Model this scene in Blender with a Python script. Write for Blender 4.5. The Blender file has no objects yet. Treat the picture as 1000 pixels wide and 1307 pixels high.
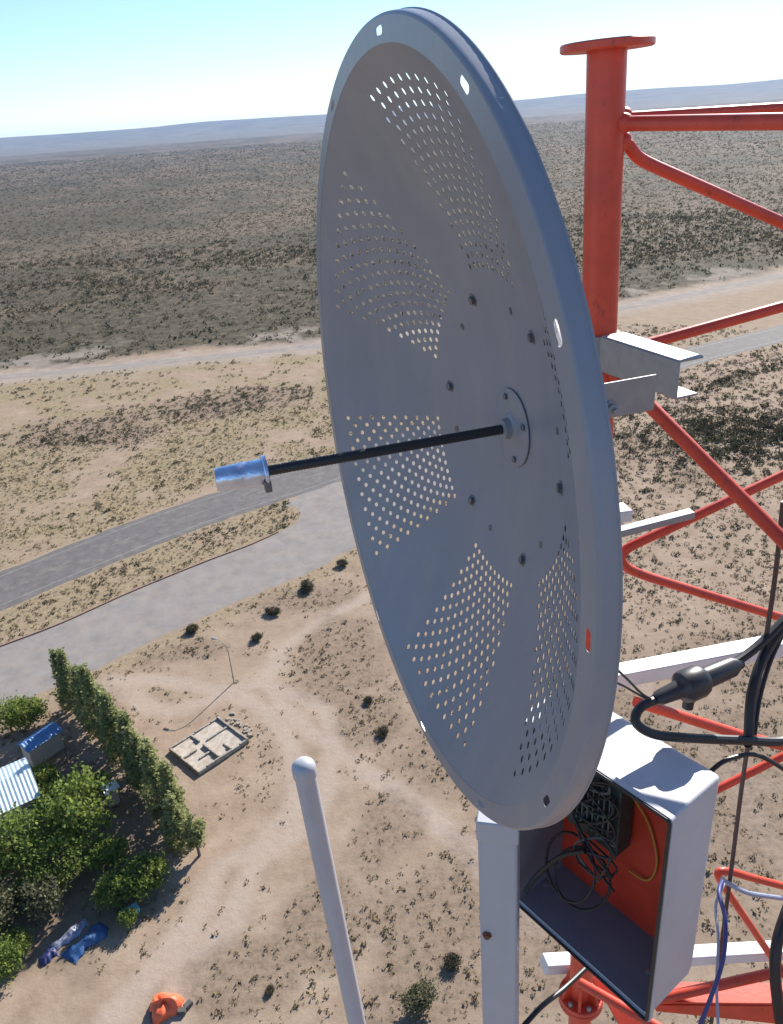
import bpy, math, random
import numpy as np
from mathutils import Matrix, Vector
from mathutils.geometry import delaunay_2d_cdt

S = bpy.context.scene
COL = S.collection
random.seed(7)
RNG = np.random.default_rng(7)

# ------------------------------------------------------------------ camera
FPX, CAM_H = 1026.0, 48.0
PITCH, ROLL = math.radians(26.0), math.atan(0.074)
CAM = np.array([0, 0, CAM_H])
FW = np.array([0, math.cos(PITCH), -math.sin(PITCH)])
_r = np.array([1.0, 0, 0]); _u = np.cross(_r, FW)
RT = _r*math.cos(ROLL) - _u*math.sin(ROLL)
UP = _r*math.sin(ROLL) + _u*math.cos(ROLL)
cd = bpy.data.cameras.new('camera'); cam = bpy.data.objects.new('camera', cd); COL.objects.link(cam)
cd.sensor_fit = 'VERTICAL'; cd.sensor_height = 24.0; cd.lens = 24.0*FPX/1307.0
cd.clip_start = 0.02; cd.clip_end = 60000
cam.matrix_world = Matrix(((RT[0], UP[0], -FW[0], CAM[0]), (RT[1], UP[1], -FW[1], CAM[1]), (RT[2], UP[2], -FW[2], CAM[2]), (0, 0, 0, 1)))
S.camera = cam

# ------------------------------------------------------------------ sky, sun, exposure
SUN_EL = math.radians(31.0); SUN_AZ = math.radians(30.0)      # azimuth clockwise from +Y
SUN = np.array([math.sin(SUN_AZ)*math.cos(SUN_EL), math.cos(SUN_AZ)*math.cos(SUN_EL), math.sin(SUN_EL)])
W = bpy.data.worlds.new('World'); S.world = W; W.use_nodes = True
nt = W.node_tree; nt.nodes.clear()
sky = nt.nodes.new('ShaderNodeTexSky'); sky.sky_type = 'NISHITA'; sky.sun_disc = False
sky.sun_elevation = SUN_EL; sky.sun_rotation = SUN_AZ; sky.altitude = 900; sky.air_density = 1.0; sky.dust_density = 0.0; sky.ozone_density = 4.0
bg = nt.nodes.new('ShaderNodeBackground'); bg.inputs['Strength'].default_value = 0.098
wo = nt.nodes.new('ShaderNodeOutputWorld')
nt.links.new(sky.outputs[0], bg.inputs[0]); nt.links.new(bg.outputs[0], wo.inputs[0])
sl = bpy.data.lights.new('sun', 'SUN'); sl.energy = 5.0; sl.angle = math.radians(0.53); sl.color = (1.0, 0.945, 0.87)
so = bpy.data.objects.new('sun', sl); COL.objects.link(so); so.location = (20, 40, 80)
so.rotation_euler = Vector(-SUN).to_track_quat('-Z', 'Y').to_euler()
S.view_settings.view_transform = 'Standard'; S.view_settings.look = 'None'
S.view_settings.exposure = 0.85; S.view_settings.gamma = 1.0; S.view_settings.use_curve_mapping = False

# ------------------------------------------------------------------ survey helpers (photo pixel -> place)
def ray(x, y): return RT*((x-500)/FPX) + UP*(-(y-653.5)/FPX) + FW
def ground(x, y, z=0.0):
    d = ray(x, y); return CAM + d*((z-CAM_H)/d[2])
def at(x, y, depth): return CAM + ray(x, y)*depth
def at_h(x, y, h):
    d = ray(x, y); return CAM + d*(h/math.hypot(d[0], d[1]))
def on_plane(x, y, p, n):
    d = ray(x, y); return CAM + d*(((p-CAM) @ n)/(d @ n))
def nrm(v): v = np.asarray(v, float); return v/np.linalg.norm(v)

# ------------------------------------------------------------------ materials
MATS = {}
def mat(name, col, rough=0.6, metal=0.0, var=0.0, scale=5.0, bump=0.0, bscale=None, col2=None, spec=0.5, tint=False, transl=0.0, dist=1.0, wear=None):
    if name in MATS: return MATS[name]
    m = bpy.data.materials.new(name); m.use_nodes = True; MATS[name] = m
    N, L = m.node_tree.nodes, m.node_tree.links
    b = N['Principled BSDF']; b.inputs['Roughness'].default_value = rough; b.inputs['Metallic'].default_value = metal
    b.inputs['Specular IOR Level'].default_value = spec
    b.inputs['Base Color'].default_value = (*col, 1)
    if var or col2:
        tc = N.new('ShaderNodeTexCoord'); nz = N.new('ShaderNodeTexNoise'); nz.inputs['Scale'].default_value = scale
        nz.inputs['Detail'].default_value = 6; nz.inputs['Roughness'].default_value = 0.65
        L.new(tc.outputs['Object'], nz.inputs['Vector'])
        cr = N.new('ShaderNodeValToRGB'); cr.color_ramp.elements[0].position = 0.3; cr.color_ramp.elements[1].position = 0.7
        c2 = col2 if col2 else tuple(min(1, c*(1+var)) for c in col)
        c1 = tuple(c*(1-var) for c in col)
        cr.color_ramp.elements[0].color = (*c1, 1); cr.color_ramp.elements[1].color = (*c2, 1)
        L.new(nz.outputs['Fac'], cr.inputs['Fac']); L.new(cr.outputs['Color'], b.inputs['Base Color'])
    if tint:
        at_ = N.new('ShaderNodeAttribute'); at_.attribute_name = 'tint'
        cr = N.new('ShaderNodeValToRGB'); cr.color_ramp.elements[0].color = (*col, 1); cr.color_ramp.elements[1].color = (*col2, 1)
        L.new(at_.outputs['Fac'], cr.inputs['Fac']); L.new(cr.outputs['Color'], b.inputs['Base Color'])
        if transl:
            tr = N.new('ShaderNodeBsdfTranslucent'); mx = N.new('ShaderNodeMixShader'); mx.inputs[0].default_value = transl
            L.new(cr.outputs['Color'], tr.inputs['Color']); L.new(b.outputs[0], mx.inputs[1]); L.new(tr.outputs[0], mx.inputs[2])
            L.new(mx.outputs[0], N['Material Output'].inputs['Surface'])
    if wear:
        (wc, wscale, lo, hi, amt, stretch) = wear
        tc = N.new('ShaderNodeTexCoord'); mp = N.new('ShaderNodeMapping'); mp.inputs['Scale'].default_value = (1, 1, stretch); nz = N.new('ShaderNodeTexNoise'); nz.inputs['Scale'].default_value = wscale
        nz.inputs['Detail'].default_value = 8; nz.inputs['Roughness'].default_value = 0.7; L.new(tc.outputs['Object'], mp.inputs[0]); L.new(mp.outputs[0], nz.inputs['Vector'])
        rr = N.new('ShaderNodeValToRGB'); rr.color_ramp.elements[0].position = lo; rr.color_ramp.elements[1].position = hi; rr.color_ramp.elements[1].color = (amt, amt, amt, 1); L.new(nz.outputs['Fac'], rr.inputs['Fac'])
        mx = N.new('ShaderNodeMix'); mx.data_type = 'RGBA'; L.new(rr.outputs['Color'], mx.inputs[0]); mx.inputs[7].default_value = (*wc, 1)
        if b.inputs['Base Color'].links: L.new(b.inputs['Base Color'].links[0].from_socket, mx.inputs[6])
        else: mx.inputs[6].default_value = (*col, 1)
        L.new(mx.outputs[2], b.inputs['Base Color'])
    if bump:
        tc = N.new('ShaderNodeTexCoord'); nz = N.new('ShaderNodeTexNoise'); nz.inputs['Scale'].default_value = bscale or scale*4
        nz.inputs['Detail'].default_value = 5
        L.new(tc.outputs['Object'], nz.inputs['Vector'])
        bp = N.new('ShaderNodeBump'); bp.inputs['Strength'].default_value = bump; bp.inputs['Distance'].default_value = dist
        L.new(nz.outputs['Fac'], bp.inputs['Height']); L.new(bp.outputs[0], b.inputs['Normal'])
    return m

M_DISH = mat('dish_paint', (0.245, 0.262, 0.305), 0.36, var=0.06, scale=7, bump=0.02, bscale=60, dist=0.002, wear=((0.33, 0.32, 0.31), 16, 0.46, 0.76, 0.62, 0.15))
M_RED = mat('tower_red_paint', (0.60, 0.066, 0.032), 0.40, var=0.16, scale=14, bump=0.08, bscale=120, dist=0.003, wear=((0.20, 0.045, 0.03), 45, 0.60, 0.68, 0.75, 0.5))
M_GALV = mat('galvanised_steel', (0.30, 0.31, 0.325), 0.5, 0.45, var=0.12, scale=40)
M_WHITE = mat('white_painted_steel', (0.66, 0.66, 0.66), 0.45, var=0.05, scale=14, wear=((0.35, 0.30, 0.25), 22, 0.58, 0.75, 0.5, 1))
M_BOX = mat('box_plastic', (0.50, 0.50, 0.52), 0.5, var=0.04, scale=10, wear=((0.30, 0.28, 0.25), 14, 0.56, 0.8, 0.5, 0.2))
M_BOXIN = mat('box_inside_grey', (0.19, 0.19, 0.22), 0.6, var=0.06, scale=12)
M_REDPANEL = mat('red_panel', (0.56, 0.045, 0.018), 0.5, var=0.2, scale=12)
M_BLACK = mat('black_rubber', (0.018, 0.018, 0.02), 0.45, var=0.15, scale=30)
M_BOOM = mat('dark_boom', (0.03, 0.03, 0.034), 0.4, var=0.1, scale=30)
M_FEED = mat('feed_foil', (0.62, 0.70, 0.86), 0.25, 0.85, var=0.16, scale=60, bump=0.6, bscale=70, dist=0.004)
M_BLUE = mat('blue_cable', (0.035, 0.045, 0.20), 0.4)
M_PALEBLUE = mat('pale_cable', (0.30, 0.34, 0.45), 0.4)
M_YEL = mat('yellow_wire', (0.55, 0.30, 0.05), 0.4)
M_PCB = mat('dark_green_board', (0.03, 0.05, 0.045), 0.5, var=0.5, scale=60)
M_OMNI = mat('white_fibreglass', (0.43, 0.44, 0.475), 0.42, var=0.05, scale=10, wear=((0.30, 0.28, 0.26), 18, 0.55, 0.8, 0.5, 0.12))
M_BOLT = mat('dark_bolt', (0.17, 0.17, 0.19), 0.4, 0.6)
M_RUST = mat('rust', (0.16, 0.06, 0.03), 0.8, var=0.3, scale=60)

# ------------------------------------------------------------------ mesh helpers
def wloc(o):
    p = np.zeros(3)
    while o is not None:
        p = p + np.array(o.location); o = o.parent
    return p
class MB:
    def __init__(s): s.v = []; s.f = []
    def add(s, v, f):
        k = len(s.v); s.v += [tuple(p) for p in v]; s.f += [tuple(i+k for i in q) for q in f]; return s
    def box(s, c, hx, hy, hz, ax=(1, 0, 0), ay=(0, 1, 0), az=(0, 0, 1)):
        c, ax, ay, az = map(lambda q: np.asarray(q, float), (c, ax, ay, az)); P = []
        for k in (-1, 1):
            for j in (-1, 1):
                for i in (-1, 1): P.append(c + ax*hx*i + ay*hy*j + az*hz*k)
        F = [(0, 2, 3, 1), (4, 5, 7, 6), (0, 1, 5, 4), (2, 6, 7, 3), (0, 4, 6, 2), (1, 3, 7, 5)]
        if np.cross(ax, ay) @ az < 0: F = [q[::-1] for q in F]
        return s.add(P, F)
    def hexa(s, b, t):   # bottom quad ccw from above, top quad
        return s.add(list(b)+list(t), [(3, 2, 1, 0), (4, 5, 6, 7), (0, 1, 5, 4), (1, 2, 6, 5), (2, 3, 7, 6), (3, 0, 4, 7)])
    def bar(s, a, b, w, h, up=(0, 0, 1)):
        a, b = np.asarray(a, float), np.asarray(b, float); d = nrm(b-a); sd = nrm(np.cross(d, up)); uu = np.cross(sd, d)
        return s.box((a+b)/2, np.linalg.norm(b-a)/2, w/2, h/2, d, sd, uu)
    def tube(s, pts, r, seg=12, cap=True):
        pts = [np.asarray(p, float) for p in pts]; n = len(pts)
        rr = r if hasattr(r, '__len__') else [r]*n
        T = [nrm(pts[min(i+1, n-1)]-pts[max(i-1, 0)]) for i in range(n)]
        x = nrm(np.cross(T[0], (0.31, 0.2, 0.93) if abs(T[0][2]) < 0.9 else (1, 0.1, 0))); V = []
        for i in range(n):
            x = nrm(x - T[i]*(x @ T[i])); y = np.cross(T[i], x)
            for k in range(seg):
                a = 2*math.pi*k/seg; V.append(pts[i] + rr[i]*(math.cos(a)*x + math.sin(a)*y))
        F = [(i*seg+k, i*seg+(k+1) % seg, (i+1)*seg+(k+1) % seg, (i+1)*seg+k) for i in range(n-1) for k in range(seg)]
        if cap: F += [tuple(range(seg))[::-1], tuple((n-1)*seg+k for k in range(seg))]
        return s.add(V, F)
    def lathe(s, prof, o, ax, seg=32):   # prof [(r, h)] along axis
        ax = nrm(ax); x = nrm(np.cross(ax, (0.3, 0.2, 0.93) if abs(ax[2]) < 0.9 else (1, 0.1, 0))); y = np.cross(ax, x); V = []
        for r, h in prof:
            for k in range(seg):
                a = 2*math.pi*k/seg; V.append(np.asarray(o) + ax*h + max(r, 1e-5)*(math.cos(a)*x + math.sin(a)*y))
        n = len(prof)
        F = [(i*seg+k, i*seg+(k+1) % seg, (i+1)*seg+(k+1) % seg, (i+1)*seg+k) for i in range(n-1) for k in range(seg)]
        if prof[0][0] > 1e-4 and prof[0] != prof[-1]: F.append(tuple(range(seg))[::-1])
        if prof[-1][0] > 1e-4 and prof[0] != prof[-1]: F.append(tuple((n-1)*seg+k for k in range(seg)))
        return s.add(V, F)
    def build(s, name, m, parent=None, smooth=True, bevel=0.0, angle=35, base=None):
        v = np.array(s.v)
        loc = np.zeros(3)
        if parent is None:
            loc = np.array(base) if base is not None else np.array([(v[:, 0].min()+v[:, 0].max())/2, (v[:, 1].min()+v[:, 1].max())/2, v[:, 2].min()])
            off = loc
        else: off = wloc(parent)
        me = bpy.data.meshes.new(name); me.from_pydata((v-off).tolist(), [], s.f); me.update()
        me.materials.append(m)
        if smooth:
            me.polygons.foreach_set('use_smooth', [True]*len(me.polygons)); me.set_sharp_from_angle(angle=math.radians(angle))
        o = bpy.data.objects.new(name, me); COL.objects.link(o); o.parent = parent; o.location = loc
        if bevel:
            md = o.modifiers.new('bevel', 'BEVEL'); md.width = bevel; md.segments = 2; md.limit_method = 'ANGLE'; md.angle_limit = math.radians(40)
        return o
def tag(o, label, cat, group=None, kind=None):
    o['label'] = label
    if cat: o['category'] = cat
    if group: o['group'] = group
    if kind: o['kind'] = kind
    return o
def thing(name, label, cat, loc=(0, 0, 0), group=None):
    o = bpy.data.objects.new(name, None); COL.objects.link(o); o.location = loc; o.empty_display_size = 0.2
    return tag(o, label, cat, group)
def copy_thing(root, loc, rz=0.0, sc=1.0, label=None):
    r = root.copy(); COL.objects.link(r); r.location = loc; r.rotation_euler = (0, 0, rz); r.scale = (sc[0], sc[1], sc[2]) if hasattr(sc, '__len__') else (sc, sc, sc)
    if label: r['label'] = label
    for ch in root.children:
        c = ch.copy(); COL.objects.link(c); c.parent = r
        for g in ch.children:
            d = g.copy(); COL.objects.link(d); d.parent = c
    return r
def smooth_path(pts, n=8):
    P = [np.asarray(p, float) for p in pts]; out = []
    for i in range(len(P)-1):
        p0, p1, p2, p3 = P[max(i-1, 0)], P[i], P[i+1], P[min(i+2, len(P)-1)]
        for k in range(n):
            t = k/n; out.append(0.5*((2*p1)+(-p0+p2)*t+(2*p0-5*p1+4*p2-p3)*t*t+(-p0+3*p1-3*p2+p3)*t**3))
    out.append(P[-1]); return out
def np_mesh(name, V, Fq, m, smooth=False, tint=None, nsides=3):
    me = bpy.data.meshes.new(name); nv, nf = len(V), len(Fq)
    me.vertices.add(nv); me.vertices.foreach_set('co', np.ascontiguousarray(V, dtype=np.float32).ravel())
    me.loops.add(nf*nsides); me.loops.foreach_set('vertex_index', np.ascontiguousarray(Fq, dtype=np.int32).ravel())
    me.polygons.add(nf); me.polygons.foreach_set('loop_start', np.arange(0, nf*nsides, nsides, dtype=np.int32))
    me.update(calc_edges=True); me.validate()
    if tint is not None:
        a = me.attributes.new('tint', 'FLOAT', 'POINT'); a.data.foreach_set('value', np.ascontiguousarray(tint, dtype=np.float32))
    if smooth: me.polygons.foreach_set('use_smooth', np.ones(nf, dtype=bool))
    me.materials.append(m); return me
def link(name, me, parent=None, loc=(0, 0, 0)):
    o = bpy.data.objects.new(name, me); COL.objects.link(o); o.parent = parent; o.location = loc; return o

# ================================================================== GROUND AND ROADS
def densify(P, step=2.0):
    P = [np.asarray(p[:2], float) for p in P]; Q = smooth_path(P, 24); return np.array(Q)
def extend(P, a=3000, b=3000):
    P = np.asarray(P); return np.vstack([P[0]+nrm(P[0]-P[1])*a, P, P[-1]+nrm(P[-1]-P[-2])*b])
HW = extend(densify([ground(-60, 779), ground(0, 754), ground(138, 698), ground(258, 653), ground(407, 605), ground(600, 541), ground(860, 461), ground(1000, 425), ground(1100, 400)]), 400, 1500)
SV = densify([ground(-80, 900), ground(0, 864), ground(100, 824), ground(200, 777), ground(294, 737), ground(359, 711), ground(430, 675), ground(500, 636), ground(580, 590)])
TK = extend(densify([ground(-40, 486), ground(0, 482), ground(200, 463), ground(400, 442), ground(640, 415), ground(820, 388), ground(1000, 352)]), 500, 900)
def sdist(XY, P):
    """signed distance to polyline; positive = left of travel (away from the tower for a line running to +x)"""
    best = np.full(len(XY), 1e9); sg = np.zeros(len(XY))
    for a, b in zip(P[:-1], P[1:]):
        d = b-a; L2 = d @ d
        if L2 < 1e-9: continue
        t = np.clip(((XY-a) @ d)/L2, 0, 1); q = XY-(a+t[:, None]*d); e = np.hypot(q[:, 0], q[:, 1])
        m = e < best; best[m] = e[m]; sg[m] = np.sign(d[0]*q[m, 1]-d[1]*q[m, 0])
    return best*np.where(sg == 0, 1, sg)
def sstep(a, b, x): t = np.clip((x-a)/(b-a), 0, 1); return t*t*(3-2*t)
_G = RNG.random((64, 64, 8))
def vnoise(x, y, s, ch=0):
    x = np.asarray(x)/s+100.3; y = np.asarray(y)/s+77.7; xi = np.floor(x).astype(int); yi = np.floor(y).astype(int); fx = x-xi; fy = y-yi
    fx = fx*fx*(3-2*fx); fy = fy*fy*(3-2*fy); g = _G[:, :, ch]
    a = g[xi % 64, yi % 64]; b = g[(xi+1) % 64, yi % 64]; c = g[xi % 64, (yi+1) % 64]; d = g[(xi+1) % 64, (yi+1) % 64]
    return (a*(1-fx)+b*fx)*(1-fy)+(c*(1-fx)+d*fx)*fy
def fbm(x, y, s, ch=0): return (vnoise(x, y, s, ch)+0.5*vnoise(x, y, s/2.1, ch+1)+0.25*vnoise(x, y, s/4.3, ch+2))/1.75
# trodden loops of the dirt lot
LOOPS = [densify([ground(*p) for p in q]) for q in (
    [(120, 880), (190, 868), (270, 880), (330, 900), (370, 950), (380, 1020), (330, 1080), (280, 1110), (250, 1170), (180, 1260), (120, 1330)],
    [(140, 868), (200, 905), (250, 900), (330, 870), (360, 840)], [(330, 870), (410, 905), (425, 960), (400, 1040), (330, 1100), (290, 1180), (240, 1240), (200, 1330)],
    [(470, 760), (400, 800), (345, 850), (360, 900), (430, 960), (520, 1020), (600, 1090), (680, 1180)],
    [(940, 1000), (985, 1080), (1060, 1140)], [(1010, 1010), (940, 990), (880, 930), (800, 860)])]
PATCH = [(ground(110, 550)[:2], 17, 11), (ground(270, 520)[:2], 20, 9), (ground(330, 505)[:2], 14, 7)]   # scrub islands in the dry grass
TIPX, TIPY = ground(380, 652)[:2]
LOTP = [(ground(*p)[:2], a, b) for p, a, b in (((565, 1180), 5.5, 7.5), ((540, 1290), 6, 3.5), ((410, 1190), 3.5, 4.5), ((330, 1250), 4.5, 2.5), ((420, 840), 5.5, 8), ((470, 930), 4, 5), ((500, 1060), 3.0, 5), ((240, 835), 6, 2.2), ((380, 765), 9, 3.0), ((560, 960), 5, 5))]
def zones(XY):
    x, y = XY[:, 0], XY[:, 1]
    dh, ds, dt = sdist(XY, HW), sdist(XY, SV), sdist(XY, TK)
    nz = fbm(x, y, 14.0, 0)-0.5; n2 = fbm(x, y, 5.0, 3)-0.5; n3 = fbm(x, y, 60., 2)-0.5
    plain = sstep(3, 12, dt+nz*16)
    far_side = sstep(4.2, 6.0, dh)*(1-sstep(-2, 4, dt))
    isl = np.zeros(len(XY))
    for c, a, b in PATCH:
        e = np.hypot((x-c[0])/a, (y-c[1])/b)+n2*0.9; isl = np.maximum(isl, 1-sstep(0.4, 1.2, e))
    left = 1-sstep(20, 45, x)
    grass = far_side*left*(1-0.85*isl)*sstep(-0.2, 0.25, n2+0.12+nz*0.9)
    grass = np.maximum(grass, far_side*(1-left)*0.25)
    tipm = 1-sstep(TIPX-1.5, TIPX+0.5, x+0.35*(y-TIPY))
    med = tipm*sstep(3.8, 5.0, -dh)*(1-sstep(-4, -2, ds*-1))*(ds > 0)
    grass = np.maximum(grass, med*0.8*sstep(-0.35, 0.1, n2+0.1)*left)
    verge = (ds < 0)*sstep(4.8, 5.8, -ds)*(1-sstep(7.6, 11.0, -ds+nz*6))*(y > 30)*left
    grass = np.maximum(grass, verge*0.55)
    bare = np.maximum(np.maximum((1-sstep(2.2, 3.6, np.abs(dt)+n2*1.2))*0.95, (1-sstep(5, 9, np.abs(dt)+n2*6))*0.5), 0)
    near = ((dh < 0) & (ds < 3)) | ((dh < 0) & (x > 10))
    lot = near*sstep(5.0, 9.0, np.where(x < 10, -ds, -dh))
    loopw = np.zeros(len(XY))
    for P in LOOPS: loopw = np.maximum(loopw, 1-sstep(0.45, 1.5, np.abs(sdist(XY, P))+n2*0.9))
    scrub = lot*sstep(-0.02, 0.16, n3*0.7+nz*0.7-0.06+0.10*sstep(20, 45, x)-0.35*(1-sstep(8, 22, np.hypot(x+9, y-48))))
    scrub = np.maximum(scrub, isl*far_side)
    for c, a, b in LOTP:
        e = np.hypot((x-c[0])/a, (y-c[1])/b)+n2*1.6+nz*0.5; scrub = np.maximum(scrub, lot*(1-sstep(0.55, 1.1, e))*0.95)
    bare = np.maximum(bare, plain*(1-sstep(14, 34, dt))*sstep(0.02, 0.2, n2+nz)*0.6)
    tone = sstep(0.46, 0.62, fbm(x, y*1.7, 110, 1)*0.7+fbm(x, y, 37, 4)*0.3); rdg = 1-sstep(0.015, 0.05, np.abs(fbm(x, y*1.4, 160, 3)-0.5))
    scrub = np.maximum(scrub, plain*np.maximum(tone, rdg*0.9))
    return plain, grass, bare, lot, loopw, scrub, isl*far_side, med, dh, ds, dt

# one polar sheet reaching the horizon, finest where it is nearest
ang = np.concatenate([np.linspace(-46, 46, 331), np.linspace(50, 310, 66)]); NA = len(ang)
rad = [3.0]
while rad[-1] < 420: rad.append(rad[-1]*1.011+0.02)
while rad[-1] < 13000: rad.append(rad[-1]*1.07)
rad = np.array(rad); NR = len(rad)
A, Rr = np.meshgrid(np.radians(ang), rad)
GX, GY = (np.sin(A)*Rr).ravel(), (np.cos(A)*Rr).ravel()
GZ = np.zeros_like(GX)
V = np.vstack([np.stack([GX, GY, GZ], 1), [[0, 0, 0]]])
i, j = np.meshgrid(np.arange(NR-1), np.arange(NA), indexing='ij'); j2 = (j+1) % NA
Fq = np.stack([i*NA+j, (i+1)*NA+j, (i+1)*NA+j2, i*NA+j2], -1).reshape(-1, 4)[:, ::-1]
Z = zones(V[:, :2])
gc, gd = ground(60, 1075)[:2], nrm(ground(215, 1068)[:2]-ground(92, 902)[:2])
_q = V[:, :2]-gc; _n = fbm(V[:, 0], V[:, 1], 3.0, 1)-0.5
TREE_SHADE = 1-sstep(0.75, 1.1, np.hypot((_q @ gd)/13.0, (_q @ np.array([-gd[1], gd[0]]))/8.0)+_n*0.6)  # mask for tree shade painted into the soil as a darker tone
def ground_material():
    m = bpy.data.materials.new('steppe_ground'); m.use_nodes = True; N, L = m.node_tree.nodes, m.node_tree.links
    b = N['Principled BSDF']; b.inputs['Roughness'].default_value = 0.95; b.inputs['Specular IOR Level'].default_value = 0.1
    tc = N.new('ShaderNodeTexCoord'); P = tc.outputs['Object']
    za = N.new('ShaderNodeAttribute'); za.attribute_name = 'zone_a'; zb = N.new('ShaderNodeAttribute'); zb.attribute_name = 'zone_b'
    sa = N.new('ShaderNodeSeparateColor'); L.new(za.outputs['Color'], sa.inputs[0])
    sb = N.new('ShaderNodeSeparateColor'); L.new(zb.outputs['Color'], sb.inputs[0])
    def noise(sc, det=5, ro=0.6):
        n = N.new('ShaderNodeTexNoise'); n.inputs['Scale'].default_value = sc; n.inputs['Detail'].default_value = det; n.inputs['Roughness'].default_value = ro
        L.new(P, n.inputs['Vector']); return n.outputs['Fac']
    def ramp(f, stops):
        r = N.new('ShaderNodeValToRGB'); e = r.color_ramp.elements
        while len(e) < len(stops): e.new(0.5)
        for k, (p, c) in enumerate(stops): e[k].position = p; e[k].color = (*c, 1)
        L.new(f, r.inputs['Fac']); return r.outputs['Color']
    def mix(f, a, c):
        x = N.new('ShaderNodeMix'); x.data_type = 'RGBA'
        if isinstance(f, float): x.inputs[0].default_value = f
        else: L.new(f, x.inputs[0])
        for s, q in ((6, a), (7, c)):
            if isinstance(q, tuple): x.inputs[s].default_value = (*q, 1)
            else: L.new(q, x.inputs[s])
        return x.outputs[2]
    def math_(op, a, c, clamp=False):
        x = N.new('ShaderNodeMath'); x.operation = op; x.use_clamp = clamp
        for s, q in ((0, a), (1, c)):
            if isinstance(q, (int, float)): x.inputs[s].default_value = q
            else: L.new(q, x.inputs[s])
        return x.outputs[0]
    n_big, n_mid, n_fine, n_px = noise(0.05), noise(0.35, 6, .7), noise(1.6, 6, .75), noise(7.0, 4, .8)
    soil = ramp(n_mid, [(0.25, (0.22, 0.156, 0.106)), (0.5, (0.325, 0.243, 0.173)), (0.75, (0.415, 0.322, 0.238))])
    soil = mix(math_('MULTIPLY', ramp(n_big, [(0.35, (0, 0, 0)), (0.65, (1, 1, 1))]), 0.35), soil, (0.315, 0.228, 0.175))
    soil = mix(ramp(n_fine, [(0.56, (0, 0, 0)), (0.72, (0.45, 0.45, 0.45))]), soil, (0.20, 0.155, 0.105))
    soil = mix(ramp(n_px, [(0.6, (0, 0, 0)), (0.75, (0.5, 0.5, 0.5))]), soil, (0.13, 0.105, 0.07))
    gcol = ramp(n_fine, [(0.3, (0.13, 0.105, 0.062)), (0.48, (0.265, 0.205, 0.125)), (0.7, (0.42, 0.33, 0.215))])
    gcol = mix(ramp(n_mid, [(0.5, (0, 0, 0)), (0.7, (0.7, 0.7, 0.7))]), gcol, (0.19, 0.17, 0.085))
    gf = math_('MULTIPLY', sa.outputs[1], 0.95); gf = math_('ADD', gf, math_('MULTIPLY', math_('SUBTRACT', n_fine, 0.5), 1.1), True)
    gf = math_('MULTIPLY', gf, math_('GREATER_THAN', sa.outputs[1], 0.03))
    col = mix(gf, soil, gcol)
    pcol = ramp(n_mid, [(0.32, (0.048, 0.041, 0.027)), (0.5, (0.086, 0.071, 0.047)), (0.68, (0.19, 0.150, 0.104))])
    pcol = mix(ramp(noise(0.012, 4), [(0.42, (0, 0, 0)), (0.62, (0.4, 0.4, 0.4))]), pcol, (0.075, 0.069, 0.044))
    col = mix(sa.outputs[0], col, pcol)
    bcol = ramp(n_mid, [(0.25, (0.275, 0.232, 0.198)), (0.7, (0.40, 0.335, 0.285))])
    col = mix(sa.outputs[2], col, bcol)
    lc = ramp(n_fine, [(0.3, (0.36, 0.285, 0.23)), (0.7, (0.45, 0.365, 0.30))])
    col = mix(math_('MULTIPLY', sb.outputs[0], 0.65), col, lc)
    scol = ramp(n_fine, [(0.36, (0.10, 0.076, 0.05)), (0.58, (0.255, 0.188, 0.135))])
    col = mix(math_('MULTIPLY', sb.outputs[1], 0.65), col, scol)
    col = mix(math_('MULTIPLY', sb.outputs[2], 0.5), col, ramp(n_fine, [(0.35, (0.05, 0.045, 0.028)), (0.65, (0.14, 0.105, 0.07))]))  # dark brown stands in for shade under the trees
    L.new(col, b.inputs['Base Color'])
    bp = N.new('ShaderNodeBump'); bp.inputs['Strength'].default_value = 0.35; bp.inputs['Distance'].default_value = 0.18
    L.new(n_fine, bp.inputs['Height']); L.new(bp.outputs[0], b.inputs['Normal'])
    return m
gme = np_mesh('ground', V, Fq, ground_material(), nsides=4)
fan = [(len(V)-1, (k+1) % NA, k) for k in range(NA)]
import bmesh
bm = bmesh.new(); bm.from_mesh(gme); bm.verts.ensure_lookup_table()
for f in fan: bm.faces.new([bm.verts[q] for q in f[::-1]])
bm.to_mesh(gme); bm.free()
for nm, (r_, g_, b_) in (('zone_a', (Z[0], Z[1], Z[2])), ('zone_b', (Z[4]*Z[3], Z[5], TREE_SHADE))):
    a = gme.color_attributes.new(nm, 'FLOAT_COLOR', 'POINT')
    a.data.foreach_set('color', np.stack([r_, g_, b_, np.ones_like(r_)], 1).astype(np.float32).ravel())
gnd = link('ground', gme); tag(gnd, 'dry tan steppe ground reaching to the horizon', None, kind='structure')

# far low plateau along the skyline
hr = np.array([5200, 6500, 7800, 9000, 10200, 11200, 12000, 12400]); hh = np.array([-2, 2, 12, 35, 75, 120, 155, 165])
ha = np.arange(0, 360, 1.0); HV = []
for r, h in zip(hr, hh):
    for a in ha:
        t = math.radians(a); e = 0.5*math.sin(t*3+0.6)+0.3*math.sin(t*7+1.9)+0.2*math.sin(t*13+4)
        k = 1.0+0.12*e+0.015*math.sin(t*61)+0.05*math.sin(t*29+r*0.001)
        HV.append((math.sin(t)*r, math.cos(t)*r, h*k if h > 0 else h))
NHA = len(ha)
HF = [(p*NHA+q, p*NHA+(q+1) % NHA, (p+1)*NHA+(q+1) % NHA, (p+1)*NHA+q) for p in range(len(hr)-1) for q in range(NHA)]
hme = np_mesh('plateau', np.array(HV), np.array(HF), mat('plateau_scrub', (0.13, 0.115, 0.08), 0.95, col2=(0.26, 0.215, 0.16), var=0.1, scale=0.004, spec=0.1), smooth=True, nsides=4)
tag(link('plateau', hme), 'long low scrub plateau along the horizon', None, kind='structure')

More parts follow.
